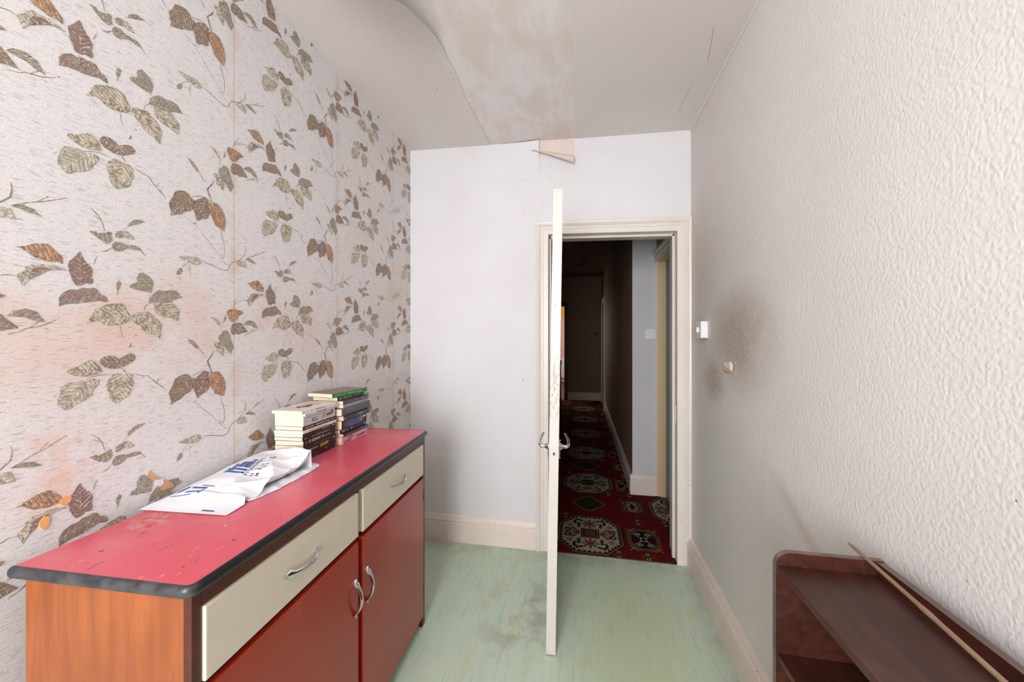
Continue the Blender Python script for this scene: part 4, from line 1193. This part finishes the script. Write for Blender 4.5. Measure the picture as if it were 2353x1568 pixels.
def book(loc, rz, ln, wd, th, spine, cover, label, marks=(), group='paperbacks stacked on the sideboard', hard=False, flipcover=None):
    """spine faces local +x; near end at y = 0"""
    o = thing('book', loc, label, 'book', rz, group)
    c = .0028 if hard else .0009
    ov = .003 if hard else 0.0
    bm = bmesh.new()
    B(bm, -wd, -.0012, 0, ln, 0, c); B(bm, -wd, -.0012, 0, ln, th - c, th)
    if hard:                                           # rounded spine
        outer = [(-.0012, 0)] + [(.006 * math.cos(-math.pi / 2 + math.pi * k / 10), th / 2 + th / 2 * math.sin(-math.pi / 2 + math.pi * k / 10)) for k in range(1, 10)] + [(-.0012, th)]
        inner = [(max(x - .0028, -.004), min(max(z_, c), th - c)) for x, z_ in outer]
        for k in range(len(outer) - 1):
            q = [outer[k], outer[k + 1], inner[k + 1], inner[k]]
            va = [bm.verts.new((x, 0, z_)) for x, z_ in q]; vb = [bm.verts.new((x, ln, z_)) for x, z_ in q]
            for i in range(4): bm.faces.new((va[i], va[(i + 1) % 4], vb[(i + 1) % 4], vb[i]))
            bm.faces.new(va); bm.faces.new(vb)
    else:
        B(bm, -.0014, 0, 0, ln, 0.0004, th - .0004)
    cv = obj('cover', bm, cmat(spine), o)
    bm = bmesh.new(); B(bm, -wd + ov + .0008, -.0018, ov + .0004, ln - ov - .0004, c * .8, th - c * .8)
    obj('page_block', bm, M['pages'], o)
    if cover is not None:                              # printed front board
        box('cover_print', -wd + .0006, -.002, .0008, ln - .0008, th - .0004, th + .0003, cmat(cover), o)
    xs = .0066 if hard else .0006
    for mk in marks:
        if mk[0] == 't':                               # readable words
            _, body, y, z, size, rgb, bold = mk
            me = text_mesh(body, size, bold)
            for v in me.vertices: v.co = Vector((xs, y + v.co.x, z + v.co.y))
            me.materials.clear(); link('lettering', me, cmat(rgb), o)
        elif mk[0] == 'r':                             # flat printed panel
            _, y0, y1, z0, z1, rgb = mk
            box('printed_panel', xs - .0006, xs - .0002, y0, y1, z0, z1, cmat(rgb), o)
        elif mk[0] == 'g':
            _, y, z, l, h, rgb, seed = mk
            bm = bmesh.new(); glyph_bars(bm, y, z, l, h, random.Random(seed))
            for v in bm.verts: v.co.x += xs - .0005
            me = bpy.data.meshes.new('lettering'); bm.to_mesh(me); bm.free(); link('lettering', me, cmat(rgb), o)
        elif mk[0] == 'c':                             # printed ring or dot
            _, y, z, ro, ri, rgb = mk
            bm = bmesh.new(); A_ = [bm.verts.new((xs, y + ro * math.cos(k * .3927), z + ro * math.sin(k * .3927))) for k in range(16)]
            if ri > 0:
                Bv = [bm.verts.new((xs, y + ri * math.cos(k * .3927), z + ri * math.sin(k * .3927))) for k in range(16)]
                for k in range(16): bm.faces.new((A_[k], A_[(k + 1) % 16], Bv[(k + 1) % 16], Bv[k]))
            else: bm.faces.new(A_)
            me = bpy.data.meshes.new('emblem'); bm.to_mesh(me); bm.free(); link('emblem', me, cmat(rgb), o)
    return o
BLK, WHT = (26, 22, 22), (232, 226, 224)
ZT = SH + .0008
S1 = to_world(697, 1063, SH)                           # near spine corner of the left-hand stack
stack1 = [  # from the bottom: thickness, spine, cover, dx, dy, rot, length, width, label, marks
 (.010, (52, 18, 22), None, .000, .000, .3, .182, .112, 'thin dark maroon paperback lying under all the black books', [('g', .03, .003, .05, .003, (150, 110, 110), 1)]),
 (.012, BLK, None, .000, .001, -.2, .184, .112, 'black paperback with faint red print, second up in its stack', [('g', .02, .004, .055, .0035, (130, 80, 80), 2), ('g', .115, .005, .018, .003, (190, 176, 170), 3)]),
 (.034, (24, 22, 20), None, .001, .000, .0, .184, .112, 'thick black paperback with CRYPT in yellow on its spine', [('t', 'CRYPT', .088, .006, .0165, (232, 208, 76), .0004), ('g', .02, .010, .058, .0045, (224, 216, 212), 4), ('g', .06, .024, .085, .006, (112, 104, 100), 5), ('c', .172, .022, .0035, 0, (226, 222, 214))]),
 (.017, (28, 22, 22), None, .002, -.001, .5, .183, .110, 'black paperback with a bold white block title above the CRYPT book', [('g', .028, .004, .075, .0105, (214, 206, 204), 6), ('g', .107, .006, .045, .004, (214, 206, 204), 7), ('c', .014, .0085, .004, .0025, (170, 160, 158))]),
 (.013, (34, 24, 24), None, .000, -.003, -.4, .186, .111, 'black paperback with two lines of pale brown print', [('g', .045, .0035, .10, .0038, (196, 176, 168), 8), ('g', .07, .008, .05, .003, (170, 140, 132), 9), ('g', .008, .004, .012, .004, (190, 184, 182), 10)]),
 (.013, (40, 20, 22), None, .002, -.004, .4, .187, .111, 'dark paperback with red and yellow title print', [('g', .04, .0035, .055, .005, (148, 40, 48), 11), ('g', .105, .0045, .04, .0045, (206, 184, 110), 12), ('r', .168, .176, .005, .009, (226, 220, 216))]),
 (.010, (236, 222, 214), None, .004, -.006, .2, .192, .113, 'thin white paperback between black paperbacks', [('g', .03, .003, .10, .003, (90, 80, 78), 13)]),
 (.014, (22, 24, 20), None, -.003, .002, -.3, .184, .110, 'black paperback with yellow author and white title', [('g', .008, .0045, .048, .0052, (226, 206, 92), 14), ('g', .062, .0045, .085, .0055, (226, 222, 216), 15), ('g', .157, .006, .014, .0035, (220, 216, 212), 16)]),
 (.037, (196, 202, 208), None, -.002, .003, .2, .182, .112, 'very thick grey-blue paperback with a drawn figure on its spine', [('r', .10, .176, .003, .033, (204, 196, 186)), ('t', 'James A.', .045, .0165, .0075, (70, 78, 96), .00015), ('t', 'Michener', .045, .0085, .0085, (70, 78, 96), .00015), ('c', .113, .020, .0075, .0055, (92, 78, 62)), ('r', .128, .160, .012, .022, (104, 128, 116)), ('c', .140, .010, .010, .0085, (150, 148, 130)), ('r', .158, .170, .016, .030, (72, 98, 76)), ('c', .106, .007, .009, .0078, (92, 78, 62)), ('c', .016, .016, .002, 0, (96, 104, 124))]),
 (.010, (234, 230, 228), None, .008, .000, .9, .196, .118, 'white paperback one below the top, with thin grey print', [('g', .012, .003, .03, .003, (150, 146, 146), 17), ('g', .062, .0025, .06, .0045, (96, 92, 92), 18), ('g', .135, .003, .05, .0025, (120, 116, 116), 19), ('c', .006, .004, .0022, 0, (40, 36, 36))]),
 (.010, (234, 231, 230), (232, 224, 216), .004, -.012, -.8, .192, .118, 'white paperback on top of its stack with a faint pictorial cover', [('g', .07, .003, .055, .004, (86, 82, 84), 20), ('g', .02, .004, .035, .0025, (196, 190, 188), 21), ('c', .010, .004, .0024, 0, (40, 36, 36))]),
]
z = ZT
for i, (th, sp, cvp, dx, dy, rot, ln, wd, lab, marks) in enumerate(stack1):
    o = book((S1.x + dx, S1.y + dy, z), R(2.6 + rot), ln, wd, th - .0002, sp, cvp, lab, marks)
    z += th
    if i == len(stack1) - 1:                           # soft picture on the top cover
        for (a0, a1, b0_, b1_, rgb) in ((-.10, -.03, .12, .17, (226, 176, 154)), (-.085, -.035, .06, .115, (150, 146, 128)), (-.10, -.055, .03, .075, (236, 206, 176)), (-.06, -.045, .085, .125, (98, 94, 84))):
            bm = bmesh.new(); n = 14
            q = [bm.verts.new(((a0 + a1) / 2 + (a1 - a0) / 2 * math.cos(k * 2 * math.pi / n) * random.Random(k * 7 + int(a0 * 1000)).uniform(.8, 1.05), (b0_ + b1_) / 2 + (b1_ - b0_) / 2 * math.sin(k * 2 * math.pi / n), th + .0005)) for k in range(n)]
            bm.faces.new(q); me = bpy.data.meshes.new('cover_picture'); bm.to_mesh(me); bm.free(); link('cover_picture', me, cmat(rgb), o)
S2 = to_world(786, 1024, SH)
stack2 = [
 (.031, (226, 170, 180), None, .000, .000, 0, .184, .112, 'pink paperback with NOEL BARBER in purple letters', [('t', 'NOEL', .036, .0165, .0150, (122, 62, 112), .0002), ('t', 'BARBER', .012, .003, .0150, (122, 62, 112), .0002), ('t', 'TANAMERA', .098, .008, .0135, (104, 54, 72), .0002), ('r', .098, .155, .0052, .0062, (104, 54, 72)), ('c', .172, .016, .002, 0, (150, 90, 110))]),
 (.013, (44, 44, 62), None, .004, .004, .5, .182, .112, 'dark paperback with a blue end panel just above the pink book', [('r', .110, .181, .001, .012, (62, 92, 150)), ('g', .012, .004, .09, .004, (178, 130, 110), 31), ('r', .160, .168, .004, .008, (226, 226, 230))]),
 (.016, (38, 30, 34), None, -.008, -.001, -.6, .184, .110, 'black paperback with white title and red author print', [('g', .012, .0045, .075, .0075, (230, 226, 224), 32), ('g', .095, .005, .055, .006, (150, 66, 84), 33), ('r', .166, .176, .006, .009, (220, 218, 216))]),
 (.037, (40, 36, 44), None, -.002, .002, .4, .183, .112, 'thick black paperback with a blue picture panel and pale emblem', [('r', .032, .128, .007, .031, (66, 88, 140)), ('r', .010, .030, .004, .033, (96, 46, 58)), ('r', .045, .128, .005, .0065, (150, 84, 96)), ('c', .136, .020, .013, .0105, (160, 172, 196)), ('c', .140, .020, .009, 0, (190, 160, 146)), ('r', .152, .176, .022, .030, (222, 214, 214))]),
 (.020, (46, 46, 46), None, .006, .003, -.3, .183, .110, 'charcoal paperback with olive and white lettering', [('g', .025, .006, .06, .007, (112, 112, 82), 34), ('g', .095, .007, .065, .007, (216, 210, 210), 35), ('r', .006, .014, .004, .012, (150, 150, 144))]),
 (.033, (86, 90, 98), None, .004, -.010, 1.2, .212, .136, 'worn grey clothbound hardback in the middle of the taller stack', [], ),
 (.014, (150, 164, 158), None, .006, .000, 1.4, .186, .112, 'thin grey-green paperback on the grey hardback', [('g', .03, .004, .12, .005, (206, 214, 208), 37)]),
 (.015, (74, 72, 70), None, .006, -.001, -.4, .184, .112, 'dark grey paperback with a white end title', [('g', .02, .005, .09, .005, (156, 150, 140), 38), ('g', .125, .005, .05, .0045, (230, 226, 224), 39)]),
 (.015, (60, 62, 56), None, -.016, -.006, -1.0, .184, .112, 'dark paperback with yellow and pale green lettering under the green book', [('g', .012, .004, .09, .0075, (206, 194, 118), 40), ('g', .11, .005, .045, .0075, (176, 190, 182), 41)]),
 (.016, (36, 128, 66), (150, 122, 116), -.026, -.024, -9.0, .200, .128, 'green spined book lying crooked on top of the taller stack', [('g', .012, .004, .055, .0065, (140, 206, 140), 42), ('g', .085, .005, .085, .0065, (160, 214, 158), 43)]),
]
z = ZT
for i, (th, sp, cvp, dx, dy, rot, ln, wd, lab, marks) in enumerate(stack2):
    hard = i == 5
    book((S2.x + dx, S2.y + dy, z), R(1.0 + rot), ln, wd, th - .0002, sp, cvp, lab, marks, hard=hard)
    z += th

# ------------------------------------------------------------------ plastic carrier bag
bg = thing('carrier_bag', (0, 0, 0), 'crumpled white plastic bag printed in blue, lying on the red sideboard top', 'bag')
def lerp(a, b, t): return a + (b - a) * t
def sstep(a, b, x):
    t = max(0.0, min(1.0, (x - a) / (b - a))); return t * t * (3 - 2 * t)
def pl(u, pts):
    for (a, za), (b, zb) in zip(pts, pts[1:]):
        if u <= b: return lerp(za, zb, sstep(a, b, u) * .5 + .5 * max(0, min(1, (u - a) / (b - a))))
    return pts[-1][1]
def tri(x): return abs((x % 1.0) - .5) * 2
def bag_xy(u, v):
    """u 0..1 along the sideboard, v 0 front .. 1 wall side"""
    fx = pl(u, [(0, -.8565), (.16, -.862), (.24, -.882), (.30, -.868), (.45, -.885), (.8, -.888), (1, -.893)])
    fy = lerp(.764, 1.100, u)
    bx = pl(u, [(0, -1.104), (.2, -1.098), (1, -1.088)]); by = lerp(.749, 1.106, u)
    return lerp(fx, bx, v), lerp(fy, by, v)
def bag_h(u, v):
    """height of the upper layer over the table"""
    zf = pl(u, [(0, .0012), (.17, .002), (.215, .014), (.26, .004), (.33, .010), (.42, .021), (.60, .028), (.78, .022), (.92, .034), (1, .058)])
    zb = pl(u, [(0, .0012), (.12, .006), (.43, .020), (.7, .033), (.9, .038), (1, .040)])
    z = lerp(zf, zb, v)
    z += .013 * math.sin(math.pi * v) * sstep(.02, .35, u) * (1 - .45 * sstep(.8, 1, u))
    fr = 1 - sstep(.30, .62, v)
    z += fr * sstep(.10, .30, u) * (.0085 * (1 - tri(2.6 * u - 1.5 * v + .15)) ** 2 + .0065 * (1 - tri(4.3 * u + 1.9 * v + .4)) ** 3 - .004)
    z += fr * sstep(.5, .8, u) * .006 * (1 - tri(3.3 * u - 2.6 * v)) ** 2
    z += (1 - fr) * .0016 * (1 - tri(1.1 * u + 2.2 * v + .3)) ** 2 * sstep(.0, .2, u)
    return max(z, .0012 + .004 * v * sstep(0, .1, u))

nu, nv = 130, 80
bm = bmesh.new(); topv = []
for i in range(nu + 1):
    row = []
    u = i / nu
    x0_, y0_ = bag_xy(u, 0); z0_ = bag_h(u, 0)
    row.append(bm.verts.new((x0_ - .016, y0_, ZT + max(.0006, z0_ * .35))))          # hem tucked under the front fold
    row.append(bm.verts.new((x0_ - .003, y0_, ZT + max(.0008, z0_ - .0035))))
    for j in range(nv + 1):
        v = j / nv
        x, y = bag_xy(u, v); row.append(bm.verts.new((x, y, ZT + bag_h(u, v))))
    x, y = bag_xy(u, 1.0); row.append(bm.verts.new((x - .002, y, ZT + bag_h(u, 1) * .5))); row.append(bm.verts.new((x + .004, y, ZT + .0004)))
    topv.append(row)
for i in range(nu):
    for j in range(len(topv[0]) - 1): bm.faces.new((topv[i][j], topv[i + 1][j], topv[i + 1][j + 1], topv[i][j + 1]))
end = [bm.verts.new((v.co.x, v.co.y + .003, ZT + .0004)) for v in topv[nu]]
for j in range(len(end) - 1): bm.faces.new((topv[nu][j], topv[nu][j + 1], end[j + 1], end[j]))
obj_auto('upper_layer', bm, M['bag'], bg, 75)
bm = bmesh.new(); g = []
for i in range(61):                                    # lower layer spread on the table, creeping out at the front and far end
    u = .22 + .83 * i / 60
    row = []
    for j in range(13):
        q = j / 12
        xf = pl(u, [(.22, -.872), (.30, -.862), (.5, -.858), (.75, -.862), (1.0, -.872), (1.05, -.885)]) + .0012 * math.sin(u * 31) + .0010 * math.sin(u * 83)
        x, y = lerp(xf, -1.07, q), lerp(.764, 1.112, u) + .004 * math.sin(q * 8)
        row.append(bm.verts.new((x, y, ZT + .0008 + (.0035 * (1 - tri(5 * u + 2 * q)) ** 2 + .0030 * (1 - tri(8 * u - 3 * q)) ** 3) * sstep(0, .06, q))))
    g.append(row)
for i in range(60):
    for j in range(12): bm.faces.new((g[i][j], g[i + 1][j], g[i + 1][j + 1], g[i][j + 1]))
obj('lower_layer', bm, M['bag'], bg, True)
def bag_point(u, v):
    u, v = max(0, min(1, u)), max(0, min(.985, v))
    x, y = bag_xy(u, v)
    return Vector((x, y, ZT + bag_h(u, v) + .0008))
def drape_text(body, size, space, p0, p1, up):
    me = text_mesh(body, size, size * .012, space)
    w_ = max(v.co.x for v in me.vertices)
    bm = bmesh.new(); bm.from_mesh(me); bmesh.ops.triangulate(bm, faces=bm.faces)
    for _ in range(2): bmesh.ops.subdivide_edges(bm, edges=[e for e in bm.edges if e.calc_length() > size * .3], cuts=1)
    for v in bm.verts:
        a, b = v.co.x / w_, v.co.y / size
        v.co = bag_point(lerp(p0[0], p1[0], a) + up[0] * b, lerp(p0[1], p1[1], a) + up[1] * b)
    me2 = bpy.data.meshes.new('lettering'); bm.to_mesh(me2); bm.free()
    return link('lettering', me2, M['print_grey'], bg)
drape_text("PICKFORD'S", .02, 1.15, (.480, .370), (.815, .610), (-.014, .062))
drape_text("HOUSE", .02, 2.6, (.490, .305), (.845, .515), (-.014, .058))
drape_text("MUSEUM", .02, 1.9, (.505, .245), (.850, .450), (-.014, .058))
def drape_quads(quads, name, mat):
    bm = bmesh.new()
    for c4 in quads:
        n_ = 8
        gg = [[bm.verts.new(bag_point(lerp(lerp(c4[0][0], c4[1][0], i / n_), lerp(c4[3][0], c4[2][0], i / n_), j / n_), lerp(lerp(c4[0][1], c4[1][1], i / n_), lerp(c4[3][1], c4[2][1], i / n_), j / n_))) for j in range(n_ + 1)] for i in range(n_ + 1)]
        for i in range(n_):
            for j in range(n_): bm.faces.new((gg[i][j], gg[i + 1][j], gg[i + 1][j + 1], gg[i][j + 1]))
    me = bpy.data.meshes.new(name); bm.to_mesh(me); bm.free()
    return link(name, me, mat, bg)
def LG(a, b): return (lerp(.482, .775, a) + .03 * b, lerp(.435, .665, a) + .40 * b)     # emblem frame: a along the text, b upwards
def Q(a0, a1, c0, c1): return [LG(a0, c0), LG(a1, c0), LG(a1, c1), LG(a0, c1)]
drape_quads([Q(.02, .10, 0, .95), Q(.19, .28, .0, .9), Q(.13, .16, .55, .66), Q(.36, .56, .07, .30), Q(.58, .80, .07, .30), Q(.36, .56, .34, .60), Q(.58, .80, .34, .60), Q(.36, .80, .0, .045),
             [LG(.88, .02), LG(1.02, .06), LG(.96, .30), LG(.86, .16)], Q(.10, .19, .70, .78), Q(.30, .62, .66, .80), Q(.12, .30, .84, .92)], 'house_emblem', M['print_blue'])
def stroke(a, b, w_): return [(a[0] - w_, a[1]), (b[0] - w_, b[1]), (b[0] + w_, b[1]), (a[0] + w_, a[1])]
drape_quads([stroke((.165, .935), (.200, .725), .004), stroke((.220, .83), (.235, .665), .009), stroke((.282, .855), (.280, .645), .009), stroke((.312, .775), (.300, .58), .004),
             [(.215, .96), (.30, .95), (.30, .90), (.22, .915)], [(.205, .655), (.265, .665), (.268, .645), (.208, .630)]], 'faint_print', M['print_blue'])
drape_quads([stroke((.040, .33), (.040, .19), .0075)], 'blue_dash', M['print_blue'])

# ------------------------------------------------------------------ bookcase at the right
BX0, BX1, BY0, BY1, BT = .405, .602, -.05, .884, .013
bc = thing('bookcase', (BX1, BY1, 0), 'low dark wooden bookcase with open shelves under the bumpy wall', 'bookcase')
def L(x): return x - BX1
def Ly(y): return y - BY1
def end_panel(y0, y1):
    bm = bmesh.new(); r_ = .030; zt = .886
    pts = [(L(BX0), 0), (L(BX1), 0), (L(BX1), zt)]
    for k in range(9):
        a = math.pi / 2 + math.pi / 2 * k / 8
        pts.append((L(BX0) + r_ + r_ * math.cos(a), zt - r_ + r_ * math.sin(a)))
    lo = [bm.verts.new((x, y0, z)) for x, z in pts]; hi = [bm.verts.new((x, y1, z)) for x, z in pts]
    n = len(pts); bm.faces.new(lo); bm.faces.new(hi)
    es = []
    for i in range(n): bm.faces.new((lo[i], lo[(i + 1) % n], hi[(i + 1) % n], hi[i]))
    o = obj('end_panel', bm, M['wood_dark'], bc)
    o.data.materials.append(M['wood_edge'])
    for p in o.data.polygons:
        if abs(p.normal.y) < .5 and (p.normal.z > .3 or p.normal.x < -.3): p.material_index = 1
    return o
end_panel(Ly(BY1 - BT), 0); end_panel(Ly(BY0), Ly(BY0 + BT))
o = box('back_panel', -.014, 0, Ly(BY0 + BT), Ly(BY1 - BT), .03, .884, M['wood_dark'], bc)
o.data.materials.append(M['wood_edge'])
for p in o.data.polygons:
    if p.normal.z > .5: p.material_index = 1
for zt in (.858, .672, .40, .10):
    s = box('shelf', L(BX0) + .003, -.014, Ly(BY0 + BT), Ly(BY1 - BT), zt - .014, zt, M['wood_dark'], bc, .001)
box('plinth', L(BX0) + .02, L(BX0) + .034, Ly(BY0 + BT), Ly(BY1 - BT), 0, .086, M['wood_dark'], bc)
bm = bmesh.new()
tube(bm, [(L(BX0) - .001, -.004, .862), (L(BX0) - .006, -.004, .866), (L(BX0) - .012, -.004, .870), (L(BX0) - .016, -.004, .867), (L(BX0) - .014, -.004, .862), (L(BX0) - .008, -.004, .861), (L(BX0) - .001, -.004, .861)], .0008, 6)
obj('wire_loop', bm, M['bamboo'], bc)
# bamboo cane lying across the top
cn = thing('bamboo_cane', (.5725, .924, .892), 'thin dry cane lying along the top of the bookcase', 'cane')
pts, rad = [], []
for k in range(41):
    s = k / 40
    pts.append((-.089 * s, -.945 * s, -.0005 + .0012 * math.sin(s * 9)))
    rad.append((.0036 + .0012 * s) * (1.22 if k in (9, 18, 27, 36) else 1.0) * (.6 if k == 0 else 1))
bm = bmesh.new(); tube(bm, pts, rad, 10); obj_auto('cane_stem', bm, M['bamboo'], cn, 60)
